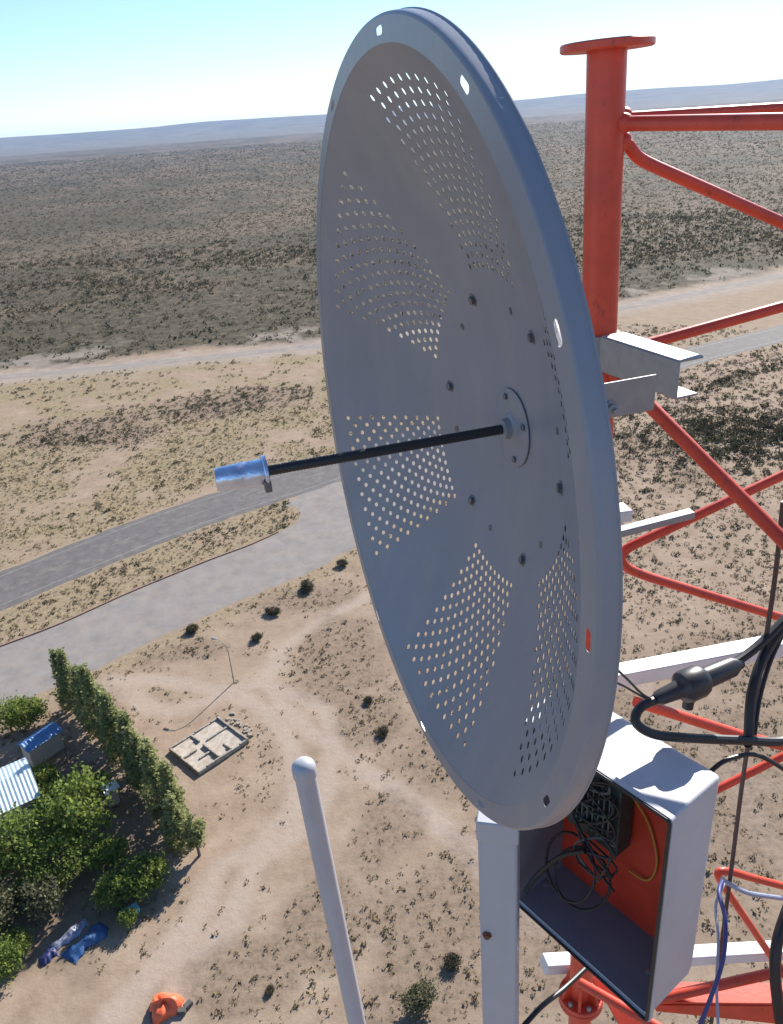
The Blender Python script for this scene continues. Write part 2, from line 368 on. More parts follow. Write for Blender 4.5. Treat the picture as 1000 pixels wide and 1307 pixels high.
# asphalt
def strip(P, off0, off1, z, jit=0.0, clip=None):
    P = np.asarray(P); V = []; n = len(P)
    for k in range(n):
        t = nrm(P[min(k+1, n-1)]-P[max(k-1, 0)]); nn = np.array([-t[1], t[0]])
        for o in (off0, off1):
            q = P[k]+nn*(o+(RNG.random()-0.5)*jit); V.append((q[0], q[1], z))
    return V, [(2*k, 2*k+2, 2*k+3, 2*k+1)[::-1] if off1 < off0 else (2*k, 2*k+2, 2*k+3, 2*k+1) for k in range(n-1)]
def resample(P, step):
    P = np.asarray(P); d = np.r_[0, np.cumsum(np.hypot(*np.diff(P, axis=0).T))]; s = np.arange(0, d[-1], step)
    return np.stack([np.interp(s, d, P[:, 0]), np.interp(s, d, P[:, 1])], 1)
M_ASPH = mat('old_asphalt', (0.135, 0.124, 0.117), 0.85, var=0.2, scale=0.8, bump=0.2, bscale=12, spec=0.25, dist=0.02, wear=((0.27, 0.235, 0.20), 0.7, 0.5, 0.75, 0.6, 1))
M_SERV = mat('pale_worn_asphalt', (0.245, 0.220, 0.203), 0.9, var=0.16, scale=0.45, bump=0.2, bscale=9, spec=0.2, dist=0.02, wear=((0.33, 0.275, 0.225), 0.5, 0.48, 0.72, 0.75, 1))
HWr = resample(HW, 2.0)
mb = MB(); mb.add(*strip(HWr, 4.75, -4.75, 0.012, 0.45)); o = mb.build('highway', M_ASPH, None, smooth=False, base=(0, 60, 0)); tag(o, 'two lane asphalt highway crossing the steppe', None, kind='structure')
for off, nm in ((3.55, 'edge_line'), (-3.55, 'edge_line')):
    mb = MB(); mb.add(*strip(HWr, off+0.07, off-0.07, 0.017)); p = mb.build(nm, mat('road_paint', (0.23, 0.22, 0.205), 0.8, var=0.35, scale=1.5), o, smooth=False)
mb = MB()
for k in range(0, len(HWr)-3, 5): mb.add(*strip(HWr[k:k+3], 0.07, -0.07, 0.017))
mb.build('centre_dashes', mat('road_paint_yellow', (0.22, 0.20, 0.16), 0.8, var=0.35, scale=1.5), o, smooth=False)
TKr = resample(TK, 3.0); mb = MB(); mb.add(*strip(TKr, 2.3, -2.3, 0.006, 0.9)); o = mb.build('gravel_track', mat('grey_gravel', (0.265, 0.232, 0.205), 0.95, var=0.15, scale=0.4, spec=0.15, wear=((0.36, 0.29, 0.23), 0.25, 0.48, 0.7, 0.7, 1)), None, smooth=False, base=(0, 150, 0)); tag(o, 'grey gravel track running along the edge of the plain', None, kind='structure')
SVr = resample(SV, 1.0)
mb = MB(); V0, F0 = [], []
for k in range(len(SVr)):
    t = nrm(SVr[min(k+1, len(SVr)-1)]-SVr[max(k-1, 0)]); nn = np.array([-t[1], t[0]])
    for o_ in (5.5+RNG.random()*0.12, -5.3-RNG.random()*0.5):
        q = SVr[k]+nn*o_; V0.append((q[0], q[1], 0.006))
F0 = [(2*k, 2*k+1, 2*k+3, 2*k+2) for k in range(len(SVr)-1)]
mb.add(V0, F0); o = mb.build('service_road', M_SERV, None, smooth=False, base=(0, 60, 0)); tag(o, 'wide pale service road joining the highway', None, kind='structure')
mb = MB(); JP = [ground(*p, 0.009) for p in ((352, 651), (370, 645), (381, 649), (384, 657), (379, 666), (366, 677), (352, 685), (390, 722), (470, 690), (600, 610), (600, 535), (470, 580), (400, 622))]
mb.add(JP, [tuple(range(len(JP)))[::-1]]); o = mb.build('junction_apron', M_SERV, None, smooth=False, base=(0, 80, 0)); tag(o, 'pale asphalt apron where service road meets the highway', None, kind='structure')
# reddish kerb along the grassy median (real step), in lengths
kb = [k for k in range(len(SVr)) if 0 < k < len(SVr)]
KP = [np.array([*(SVr[k]+np.array([-nrm(SVr[k+1]-SVr[k])[1], nrm(SVr[k+1]-SVr[k])[0]])*5.75), 0]) for k in range(len(SVr)-1)]
tip = ground(360, 682)[:2]
mb = MB(); prev = None; km = mat('kerb_concrete', (0.27, 0.17, 0.13), 0.9, var=0.2, scale=3)
for a, b in zip(KP[:-1], KP[1:]):
    if b[0] > tip[0]: break
    mb.bar(a+[0, 0, 0.06], b+[0, 0, 0.06], 0.16, 0.15)
o = mb.build('kerb', km, None, smooth=False); tag(o, 'low reddish kerb between grass median and service road', None, kind='structure')

# ------------------------------------------------------------------ vegetation made of leaf-sized faces
def leaf_cards(C, size, rng, up=0.25, asp=0.55):
    """four-cornered leaves at points C"""
    n = len(C); a = rng.normal(size=(n, 3)); a /= np.linalg.norm(a, axis=1)[:, None]
    b = rng.normal(size=(n, 3)); b[:, 2] += up; b -= a*(a*b).sum(1)[:, None]; b /= np.linalg.norm(b, axis=1)[:, None]
    s = (size*(0.6+0.8*rng.random(n)))[:, None]
    V = np.stack([C-a*s*asp, C-b*s*0.1+b*s*-0.6, C+a*s*asp, C+b*s*0.9], 1).reshape(-1, 3)
    return V, np.arange(4*n).reshape(n, 4)
def bush_template(rng, k, r=1.0, leaf=0.34):
    d = rng.normal(size=(k, 3)); d /= np.linalg.norm(d, axis=1)[:, None]; d[:, 2] = np.abs(d[:, 2])
    rr = (0.55+0.45*rng.random(k))[:, None]; C = d*rr*np.array([1, 1, 0.75])*r
    V = []
    for q in range(3):
        e = rng.normal(size=(k, 3)); e /= np.linalg.norm(e, axis=1)[:, None]; V.append(C+e*leaf*(0.6+0.6*rng.random((k, 1))))
    V = np.stack(V, 1).reshape(-1, 3); V[:, 2] = np.maximum(V[:, 2], -0.05); return V
def scatter(name, XY, sc, k, leaf, m, label, tint, squash=1.0):
    rng = np.random.default_rng(len(XY)+k); T = [bush_template(rng, k, 1.0, leaf) for _ in range(6)]
    n = len(XY); which = rng.integers(0, 6, n); th = rng.random(n)*6.283; c, s = np.cos(th), np.sin(th)
    B = np.array(T)[which]; sx = sc*(0.7+0.6*rng.random(n))
    X = (B[:, :, 0]*c[:, None]-B[:, :, 1]*s[:, None])*sx[:, None]+XY[:, 0:1]
    Y = (B[:, :, 0]*s[:, None]+B[:, :, 1]*c[:, None])*sc[:, None]+XY[:, 1:2]
    Zz = B[:, :, 2]*(sc*squash)[:, None]
    V = np.stack([X, Y, Zz], -1).reshape(-1, 3); F = np.arange(len(V)).reshape(-1, 3)
    me = np_mesh(name, V, F, m, tint=np.repeat(tint, 3*k)); return tag(link(name, me), label, 'scrub', kind='stuff')
M_SCRUB = mat('scrub_leaves', (0.046, 0.044, 0.025), 0.9, col2=(0.18, 0.16, 0.09), tint=True, transl=0.25, spec=0.1)
M_TUFT = mat('dry_tuft', (0.085, 0.070, 0.038), 0.9, col2=(0.31, 0.235, 0.12), tint=True, transl=0.3, spec=0.1)
def sector(n, r0, r1, a0=-36, a1=36, p=1.0):
    r = np.sqrt(RNG.random(n)*(r1*r1-r0*r0)+r0*r0) if p == 1 else r0*(r1/r0)**RNG.random(n)
    a = np.radians(a0+(a1-a0)*RNG.random(n)); return np.stack([np.sin(a)*r, np.cos(a)*r], 1)
XY = sector(75000, 130, 420); z = zones(XY); n1 = fbm(XY[:, 0], XY[:, 1], 30, 1)
keep = (RNG.random(len(XY)) < z[0]*(1-0.75*z[2])*(0.30+0.75*z[5])*(0.55+0.45*sstep(0.35, 0.6, n1))) & (np.abs(z[10]) > 6); XY = XY[keep]
scatter('scrub_bushes', XY, 0.25+1.25*RNG.random(len(XY))**2.6, 12, 0.42, M_SCRUB, 'dark scrub bushes dotted over the plain beyond the gravel track', RNG.random(len(XY))*0.8)
XY = sector(110000, 420, 3000, p=2); n1 = fbm(XY[:, 0], XY[:, 1], 90, 1); z = zones(XY); XY = XY[RNG.random(len(XY)) < 0.45+0.55*z[5]]
dd = np.hypot(XY[:, 0], XY[:, 1])
scatter('distant_scrub', XY, (0.4+0.7*RNG.random(len(XY))**2)*(dd/420)**0.6, 6, 0.6, M_SCRUB, 'distant scrub covering the far plain', RNG.random(len(XY))*0.7, 0.8)
# scrub islands and tufts between track and highway, verge, median and the dirt lot
XY = sector(80000, 22, 200, -42, 42); z = zones(XY); isl, grass, lot, scr, loopw, med, dh, ds, dt = z[6], z[1], z[3], z[5], z[4], z[7], z[8], z[9], z[10]
clear = (np.abs(dh) > 5.3) & ~((np.abs(ds) < 6.2) & (XY[:, 0] < 30)) & (np.abs(dt) > 4)
n1 = fbm(XY[:, 0], XY[:, 1], 9, 4)
pr = np.maximum.reduce([isl*0.6, grass*0.10, med*0.35*(XY[:, 0] < 20), ((dh > 5) & (dt < 0) & (XY[:, 0] > 20))*0.25, lot*0.025, scr*0.34*sstep(0.35, 0.6, n1), ((XY[:, 0] > 12) & (dh < -4.5))*0.40])
pr = pr*(1-0.9*loopw*lot); k1 = (RNG.random(len(XY)) < pr) & clear; XY1 = XY[k1]; d1 = np.hypot(XY1[:, 0], XY1[:, 1])
scatter('low_scrub', XY1, (0.10+0.32*RNG.random(len(XY1))**2.2)*np.clip(d1/70, 0.75, 1.7), 18, 0.40, M_SCRUB, 'low scrub and small bushes dotted over the bare ground', 0.15+0.8*RNG.random(len(XY1)))
XY = sector(60000, 20, 150, -42, 42); z = zones(XY); dh, ds, dt = z[8], z[9], z[10]; n1 = fbm(XY[:, 0], XY[:, 1], 6, 0)
pr = np.maximum.reduce([z[1]*0.8, z[7]*0.6*(XY[:, 0] < 20), z[3]*0.6*sstep(0.40, 0.65, n1), z[5]*0.5])*(1-0.95*z[4]*z[3])*(1-z[0])
XY = XY[(RNG.random(len(XY)) < pr) & (np.abs(dh) > 5.1) & ~((np.abs(ds) < 6.1) & (XY[:, 0] < 30)) & (np.abs(dt) > 4)]
scatter('dry_grass', XY, 0.08+0.20*RNG.random(len(XY))**2, 12, 0.55, M_TUFT, 'dry yellow grass tufts on verge, median and lot', RNG.random(len(XY)), 1.1)
# the dark patch of brush on the right, beyond the highway verge
c0 = ground(965, 555)[:2]; XY = c0+RNG.normal(size=(900, 2))*np.array([11, 7]); z = zones(XY); XY = XY[(z[8] < -8)]
XY2 = np.array([np.array(ground(875+RNG.random()*150, 0))[:2]*0+ground(880+q*120, 500-q*34+RNG.normal()*4)[:2] for q in RNG.random(70)])
XY = np.vstack([XY, XY2])
scatter('dark_brush', XY, 0.35+0.55*RNG.random(len(XY)), 22, 0.4, M_SCRUB, 'dark brush patch on sandy ground below the highway', RNG.random(len(XY))*0.45)

# ------------------------------------------------------------------ trees
def tree_meshes(kind, seed):
    rng = np.random.default_rng(seed)
    if kind == 'poplar':
        h = 7.4; nb = 120; C = []
        for _ in range(nb):
            t = rng.random()**0.8; zc = 0.5+t*(h-0.9); R = 0.72*math.sin(math.pi*min(1, (0.14+t*0.86)))**0.55*(1.2-0.85*t)
            a = rng.random()*6.283; rr = R*math.sqrt(0.25+0.75*rng.random()); k = 26
            L = rng.normal(size=(k, 3))*np.array([0.10, 0.10, 0.33]); L[:, 0] += math.cos(a)*rr; L[:, 1] += math.sin(a)*rr; L[:, 2] += zc; C.append(L)
        C = np.vstack(C); C = C[C[:, 2] > 0.25]; size = 0.13; th, tr = h*0.93, 0.11; limbs = [((0, 0, z0), (math.cos(z0*5)*0.35, math.sin(z0*5)*0.35, z0+1.1), 0.035) for z0 in np.arange(0.7, 6, 0.35)]
    else:
        hs = {'round': (4.6, 2.0), 'low': (2.6, 1.35), 'grey': (3.2, 1.25), 'wild': (1.5, 1.2), 'young': (4.4, 0.75)}[kind]; h, R0 = hs; C = []; limbs = []
        th, tr = h*0.62, 0.13*h/4.5
        for q in range(46 if kind != 'young' else 34):
            d = rng.normal(size=3); d /= np.linalg.norm(d); d[2] *= 0.9
            cc = np.array([0, 0, h*0.56])+d*np.array([R0, R0, h*0.42])*(0.45+0.55*rng.random()**0.6); cc[2] = max(cc[2], 0.35)
            limbs.append(((0, 0, min(cc[2]*0.6, th)), tuple(cc*0.92), 0.03*h/4.5))
            k = 60; C.append(cc+rng.normal(size=(k, 3))*0.20*R0*np.array([1, 1, 0.75]))
        C = np.vstack(C); C = C[C[:, 2] > 0.12]; size = {'round': 0.15, 'low': 0.13, 'grey': 0.13, 'wild': 0.12, 'young': 0.13}[kind]
    V, F = leaf_cards(C, size, rng)
    cl = fbm(C[:, 0]*3+seed*7, C[:, 2]*3+C[:, 1]*2, 1.0, 2)
    tint = np.clip(0.15+0.7*cl+rng.normal(size=len(C))*0.16, 0, 1)
    mm = {'poplar': mat('poplar_leaves', (0.125, 0.15, 0.055), 0.7, col2=(0.46, 0.47, 0.21), tint=True, transl=0.5, spec=0.25),
          'round': mat('tree_leaves', (0.04, 0.078, 0.018), 0.7, col2=(0.33, 0.40, 0.09), tint=True, transl=0.5, spec=0.25),
          'low': mat('tree_leaves', (0, 0, 0)), 'young': mat('poplar_leaves', (0, 0, 0)),
          'wild': mat('wild_leaves', (0.035, 0.036, 0.022), 0.85, col2=(0.15, 0.13, 0.08), tint=True, transl=0.25, spec=0.15),
          'grey': mat('olive_leaves', (0.08, 0.085, 0.04), 0.75, col2=(0.21, 0.20, 0.11), tint=True, transl=0.3, spec=0.2)}[kind]
    crown = np_mesh('crown', V, F, mm, tint=np.repeat(tint, 4), nsides=4)
    mb = MB(); mb.tube([(0, 0, -0.05), (0.02, 0.01, th*0.4), (-0.02, 0.03, th*0.75), (0, 0, th)], [tr, tr*0.8, tr*0.5, tr*0.2], 8)
    for a, b, r in limbs: mb.tube([a, np.array(a)*0.45+np.array(b)*0.55+[0, 0, 0.08], b], [r, r*0.7, r*0.3], 5)
    v = np.array(mb.v); me = bpy.data.meshes.new('trunk'); me.from_pydata(v.tolist(), [], mb.f); me.materials.append(mat('bark', (0.13, 0.10, 0.075), 0.9, var=0.3, scale=8)); me.update()
    return me, crown
TREES = {}
def tree(name, kind, variant, loc, label, cat='tree', sc=1.0, group=None, rz=None):
    key = (kind, variant)
    if key not in TREES: TREES[key] = tree_meshes(kind, hash(kind) % 100*0+sum(map(ord, kind))+variant*31)
    t = thing(name, label, cat, (loc[0], loc[1], 0), group); link('trunk', TREES[key][0], t); link('crown', TREES[key][1], t)
    t.rotation_euler = (0, 0, random.random()*6.28 if rz is None else rz); t.scale = tuple(sc) if hasattr(sc, '__len__') else (sc, sc, sc); return t
p0, p1 = ground(93, 903), ground(232, 1080)
NP = 15
for k in range(NP):
    t = k/(NP-1); q = p0+(p1-p0)*t+np.array([RNG.normal()*0.18, RNG.normal()*0.18, 0])
    bow = math.sin(t*math.pi)*0.7; q[:2] += np.array([0.77, 0.64])*bow
    lab = 'slender poplar in the tight windbreak row beside the ruined foundation'
    if k == 0: lab = 'poplar ending the windbreak row at the service road'
    tree('poplar_tree', 'poplar', k % 4, q, lab, sc=(1.28+0.4*RNG.random(), 1.28+0.4*RNG.random(), (0.78+0.30*RNG.random())*(1.0 if k < NP-1 else 0.9)), group='poplars of the windbreak row')
tree('young_poplar', 'young', 0, ground(255, 1092), 'short bushy young poplar just past the end of the windbreak row', sc=(1.0, 1.0, 0.95))
for (px, py, kind, va, sc, nm, lab) in [
    (28, 1112, 'round', 0, 1.05, 'broadleaf_tree', 'bright green round tree below the pale blue roof'),
    (112, 1072, 'round', 1, 1.15, 'broadleaf_tree', 'big dark green tree in the shade of the poplar row'),
    (80, 1130, 'round', 2, 0.8, 'broadleaf_tree', 'dark green tree behind the small olive one'),
    (62, 1168, 'grey', 0, 0.95, 'olive_tree', 'small olive grey tree beside the dark green trees'),
    (0, 1190, 'grey', 1, 1.05, 'olive_tree', 'olive grey tree beneath the bright green round one'),
    (190, 1135, 'low', 0, 0.95, 'broadleaf_tree', 'low green tree between poplar row and blue tarpaulin'),
    (150, 1150, 'low', 1, 0.8, 'broadleaf_tree', 'low dark shrub tree behind the blue tarpaulin'),
    (16, 935, 'round', 3, 0.75, 'broadleaf_tree', 'green tree by the service road above the dark blue roof'),
    (40, 925, 'low', 2, 0.95, 'broadleaf_tree', 'low green bushy tree between the road and the poplar row'),
    (75, 1045, 'low', 3, 1.1, 'broadleaf_tree', 'low dark green tree beside the pale roofed house'),
    (5, 1245, 'low', 4, 0.9, 'broadleaf_tree', 'dark shaded bush near the navy tarpaulin'),
    (130, 1010, 'low', 5, 0.6, 'broadleaf_tree', 'small green bush by the little white shed'),
    (60, 1010, 'low', 1, 0.9, 'broadleaf_tree', 'low tree squeezed between the two blue roofs'),
    (140, 1108, 'low', 2, 0.9, 'broadleaf_tree', 'low dark tree beside the big dark green one'),
    (35, 1155, 'low', 0, 0.8, 'broadleaf_tree', 'dark bush between the two olive grey trees'),
    (-15, 1130, 'round', 1, 0.9, 'broadleaf_tree', 'green tree at the gable of the pale roofed house'),
    (28, 1215, 'low', 6, 0.6, 'broadleaf_tree', 'dark low bush beside the navy tarpaulin'),
    (165, 1180, 'low', 6, 0.42, 'shrub', 'small yellowish shrub at the tip of the young poplar shadow')]:
    tree(nm, kind, va, ground(px, py), lab, 'shrub' if nm == 'shrub' else 'tree', sc*1.1)
# single bushes of the dirt lot
for q, (px, py, r, lab) in enumerate([
    (470, 896, 0.62, 'dark round bush on bare dirt beside the lower rim of the dish'), (488, 937, 0.72, 'dark low bush on bare dirt below another round bush'),
    (328, 816, 0.85, 'very dark oval bush between service road and dirt lot'), (349, 783, 0.85, 'dark bush on the verge with pale rubble beside it'),
    (246, 806, 0.9, 'grey bush at the service road edge near the thin lamp post'), (535, 1286, 1.05, 'pale green bush between the slim white antenna and the square mast'),
    (578, 1232, 0.8, 'dark green bush beside the square mast'), (394, 752, 1.1, 'long dark bush on the service road verge'), (437, 722, 0.9, 'dark bush at the road junction by the dish edge'),
    (345, 1266, 0.35, 'small dark bush near the orange heap')]):
    tree('shrub', 'grey' if q == 5 else 'wild', q % 5, ground(px, py), lab, 'shrub', (r*0.62*(1.3 if q % 2 else 0.9), r*0.55, r*0.5))

# ------------------------------------------------------------------ foundation ruin
fc = [ground(*p, 0.4) for p in ((219, 954), (275, 917), (319, 942), (252, 985))]
fc = [np.array([p[0], p[1], 0]) for p in fc]
ctr = sum(fc)/4
ea = nrm(((fc[1]-fc[0])+(fc[2]-fc[3]))/2); eb = nrm(np.cross([0, 0, 1], ea))
la = (np.linalg.norm(fc[1]-fc[0])+np.linalg.norm(fc[2]-fc[3]))/4; lb = abs(((fc[3]-fc[0])+(fc[2]-fc[1])) @ eb)/4
t = thing('ruined_foundation', 'roofless raised house foundation with low inner walls on the dirt lot', 'foundation', ctr)
mw = mat('weathered_block', (0.33, 0.29, 0.24), 0.9, var=0.25, scale=3, bump=0.3, bscale=20, dist=0.03); mf = mat('pale_screed', (0.47, 0.41, 0.34), 0.9, var=0.18, scale=2, wear=((0.30, 0.23, 0.17), 1.6, 0.45, 0.65, 0.7, 1))
def pt(a, b, z=0): return ctr+ea*a*la+eb*b*lb+np.array([0, 0, z])
mb = MB(); mb.box(pt(0, 0, 0.13), la-0.02, lb-0.02, 0.13, ea, eb); mb.build('floor_slab', mf, t, bevel=0.02)
H0 = 0.62
for (a0, b0, a1, b1, h) in [(-1, -1, 1, -1, 0.62), (1, -1, 1, 1, 0.66), (1, 1, -1, 1, 0.6), (-1, 1, -1, -1, 0.62), (-0.15, -0.93, -0.15, 0.1, 0.68), (-0.15, 0.42, -0.15, 0.93, 0.66), (-0.93, 0.1, -0.45, 0.1, 0.68), (0.1, 0.25, 0.93, 0.25, 0.66), (-0.6, -0.4, -0.15, -0.4, 0.64), (0.35, -0.93, 0.35, -0.45, 0.62)]:
    A_, B_ = pt(a0, b0), pt(a1, b1); d = nrm(B_-A_)
    nseg = max(2, int(np.linalg.norm(B_-A_)/0.75)); A_, B_ = A_-d*0.06, B_+d*0.05
    for q in range(nseg):
        hh_ = (h-0.20)*(0.84+0.26*random.random()); c0_, c1_ = A_+(B_-A_)*(q/nseg), A_+(B_-A_)*((q+0.985)/nseg); j_ = np.cross([0, 0, 1], d)*(random.random()-0.5)*0.03
        mb = MB(); mb.bar(c0_+j_+[0, 0, hh_/2], c1_+j_+[0, 0, hh_/2], 0.16+0.03*random.random(), hh_); mb.build('wall', mw, t, bevel=0.025)
for k in range(26):
    a = RNG.random()*6.28; q = pt(1.25+RNG.random()*0.35, RNG.random()*2-1)
    mb = MB(); s = 0.08+RNG.random()*0.12; r = np.array([math.cos(a), math.sin(a), 0]); mb.box(q+[0, 0, s*0.4], s, s*0.7, s*0.5, r, np.cross([0, 0, 1], r)); mb.build('rubble_block', mw, t, bevel=0.02)

# ------------------------------------------------------------------ houses and sheds among the trees
def house(name, label, px, zr, half_len, half_w, dirpx, roofm, wallm, ridge=0.7, rib=0.32, parts=True):
    g = ground(*px, zr); c = np.array([g[0], g[1], 0]); a = nrm(np.r_[(ground(*dirpx[1], zr)-ground(*dirpx[0], zr))[:2], 0]); b = np.cross([0, 0, 1], a)
    t = thing(name, label, 'house' if half_len > 2 else 'shed', c)
    eave = zr-ridge*0.5
    P = lambda x, y, z: c+a*x+b*y+np.array([0, 0, z])
    mb = MB()
    L, Wd = half_len-0.2, half_w-0.25
    mb.add([P(-L, -Wd, 0), P(L, -Wd, 0), P(L, Wd, 0), P(-L, Wd, 0), P(-L, -Wd, eave), P(L, -Wd, eave), P(L, Wd, eave), P(-L, Wd, eave), P(-L, 0, eave+ridge-0.06), P(L, 0, eave+ridge-0.06)],
           [(0, 1, 5, 4), (1, 2, 6, 9, 5), (2, 3, 7, 6), (3, 0, 4, 8, 7)])
    mb.build('wall', wallm, t, smooth=False)
    for s in (-1, 1):
        e0 = P(0, s*half_w, eave-0.08); r0 = P(0, 0, eave+ridge); d = nrm(r0-e0); w = np.linalg.norm(r0-e0)
        r = MB(); nx = int(2*half_len/0.08); V, F = [], []
        nn = nrm(np.cross(a, d))*(-s if False else 1); nn = nn if nn[2] > 0 else -nn
        for k in range(nx+1):
            x = -half_len+2*half_len*k/nx; hgt = 0.022*math.cos(2*math.pi*x/rib)
            for q in (e0+a*x, r0+a*x): V.append(q+nn*hgt)
            for q in (e0+a*x, r0+a*x): V.append(q+nn*(hgt-0.012))
        for k in range(nx):
            i = 4*k; F += [(i, i+4, i+5, i+1), (i+2, i+3, i+7, i+6)]
        F += [(0, 1, 3, 2), (4*nx, 4*nx+2, 4*nx+3, 4*nx+1)]
        r.add(V, F); r.build('roof_sheet', roofm, t, smooth=False)
    if parts:
        mb = MB(); mb.box(P(L+0.03, 0.5, 1.0), 0.03, 0.42, 1.0, a, b); mb.build('door', mat('door_wood', (0.20, 0.11, 0.06), 0.7, var=0.2, scale=6), t)
        for x in (-L*0.5, L*0.45):
            mb = MB(); mb.box(P(x, -Wd-0.03, 1.4), 0.5, 0.03, 0.45, a, b); w_ = mb.build('window', mat('window_frame', (0.6, 0.6, 0.58), 0.6), t)
            mb = MB(); mb.box(P(x, -Wd-0.065, 1.4), 0.42, 0.01, 0.37, a, b); mb.build('pane', mat('window_glass', (0.03, 0.04, 0.05), 0.1), w_)
    return t
M_ROOF = mat('pale_blue_roof', (0.52, 0.62, 0.66), 0.45, 0.2, var=0.10, scale=2.5)
M_ROOFB = mat('blue_roof', (0.10, 0.22, 0.42), 0.5, 0.1, var=0.2, scale=3)
M_WALL = mat('lime_render', (0.50, 0.46, 0.40), 0.9, var=0.12, scale=2)
house('house', 'house with pale blue corrugated metal roof among the trees', (-34, 1018), 2.9, 4.4, 2.7, ((0, 1010), (45, 990)), M_ROOF, M_WALL)
house('shed', 'shed with a dark blue corrugated roof by the poplars', (50, 938), 2.2, 1.7, 0.95, ((0, 975), (62, 935)), M_ROOFB, M_WALL, 0.35, parts=False)
house('shed', 'tiny white roofed shed behind the poplar trunks', (139, 1003), 1.8, 0.62, 0.6, ((139, 1003), (160, 990)), M_WHITE, M_WALL, 0.25, parts=False)

# ------------------------------------------------------------------ crumpled sheets lying in the poplar shade
def sheet(name, px_a, px_b, half_w, hgt, m, label, seed, cat='tarpaulin'):
    A_, B_ = ground(*px_a), ground(*px_b); d = nrm(B_-A_); w = np.cross([0, 0, 1], d); Ls = np.linalg.norm(B_-A_); nu, nv = 44, 18; V = []
    for i_ in range(nu+1):
        for j_ in range(nv+1):
            u, v = i_/nu, j_/nv*2-1; e = 0.22*math.sin(u*9+seed)+0.12*math.sin(u*23+seed*2)
            prof = max(0, 1-abs(v)**2.4)*(0.45+0.55*vnoise(u*Ls, v*half_w+seed*13, 0.6, 1))*math.sin(math.pi*min(1, max(0, u*1.06-0.03)))**0.4
            z_ = hgt*prof+0.10*(vnoise(u*Ls*1.5+v, v*2.2+seed*5, 0.22, 2)-0.5)*prof**0.5+0.012
            p = A_+d*(u*Ls)+w*(v*half_w*(1+e)+0.12*math.sin(u*5+seed)); V.append((p[0], p[1], max(z_, 0.012)))
    F = [(i_*(nv+1)+j_, (i_+1)*(nv+1)+j_, (i_+1)*(nv+1)+j_+1, i_*(nv+1)+j_+1) for i_ in range(nu) for j_ in range(nv)]
    mb = MB(); mb.add(V, F); o = mb.build(name, m, None, angle=70)
    md = o.modifiers.new('thickness', 'SOLIDIFY'); md.thickness = 0.01; return tag(o, label, cat)
sheet('tarpaulin', (88, 1226), (133, 1180), 0.62, 0.55, mat('blue_tarp', (0.028, 0.085, 0.21), 0.45, var=0.45, scale=3), 'long crumpled blue tarpaulin lying on the lit side of the shade strip', 1.0)
sheet('plastic_sheet', (64, 1214), (112, 1176), 0.42, 0.5, mat('grey_plastic', (0.24, 0.25, 0.33), 0.35, var=0.5, scale=4), 'crumpled pale grey plastic sheet beside the blue tarpaulin', 2.3, 'plastic sheet')
sheet('tarpaulin', (50, 1226), (74, 1214), 0.5, 0.4, mat('navy_tarp', (0.03, 0.035, 0.12), 0.5, var=0.3, scale=4), 'short dark navy tarpaulin at the shaded end of the grey sheet', 4.1)
# pale sheet metal and odds and ends by the car
mb = MB(); q = ground(168, 1166); mb.box(q+[0, 0, 0.22], 0.55, 0.35, 0.2, (0.8, 0.6, 0), (-0.6, 0.8, 0)); tag(mb.build('plastic_crate', mat('cyan_plastic', (0.25, 0.50, 0.60), 0.4, var=0.1, scale=4), None, bevel=0.05), 'small pale cyan crate beside the young poplar shadow', 'crate')

# ------------------------------------------------------------------ orange heap under a tarpaulin
q = ground(211, 1287); rng = np.random.default_rng(4); V, F = [], []; NU, NV2 = 40, 14
for j_ in range(NV2+1):
    for i_ in range(NU):
        th = 2*math.pi*i_/NU; ph = j_/NV2; r = 0.98*math.sin(ph*math.pi/2)**0.8
        lump = 0.16*math.sin(3*th+1)+0.10*math.sin(5*th+ph*5)+0.06*math.sin(11*th+ph*9); r2 = r*(1+lump)
        z_ = 0.72*(1-ph**2.2)*(1+0.18*math.sin(2*th+0.5)+0.14*math.sin(4*th+3*ph))+0.05*math.sin(9*th+7*ph)*(1-ph)+0.01
        V.append((q[0]+math.cos(th)*r2*1.0, q[1]+math.sin(th)*r2*0.85, max(z_, 0.01)))
F = [(a*NU+b, (a+1)*NU+b, (a+1)*NU+(b+1) % NU, a*NU+(b+1) % NU) for a in range(NV2) for b in range(NU)]
mb = MB(); mb.add(V, F); o = mb.build('tarpaulin_heap', mat('orange_tarp', (0.80, 0.14, 0.05), 0.5, var=0.12, scale=3, bump=0.4, bscale=5, dist=0.06), None, angle=60)
tag(o, 'bright orange tarpaulin heap on the dirt', 'tarpaulin')
for k, (px, py) in enumerate([(233, 1292), (241, 1284), (196, 1299)]):
    g = ground(px, py); mb = MB(); a_ = k*0.9; mb.box(g+[0, 0, 0.14], 0.26, 0.17, 0.14, (math.cos(a_), math.sin(a_), 0), (-math.sin(a_), math.cos(a_), 0))
    tag(mb.build('scrap_block', mat('dark_scrap', (0.10, 0.09, 0.08), 0.8, var=0.4, scale=6), None, bevel=0.03), 'dark scrap block lying beside the orange tarpaulin', 'scrap', 'scrap around the tarpaulin')

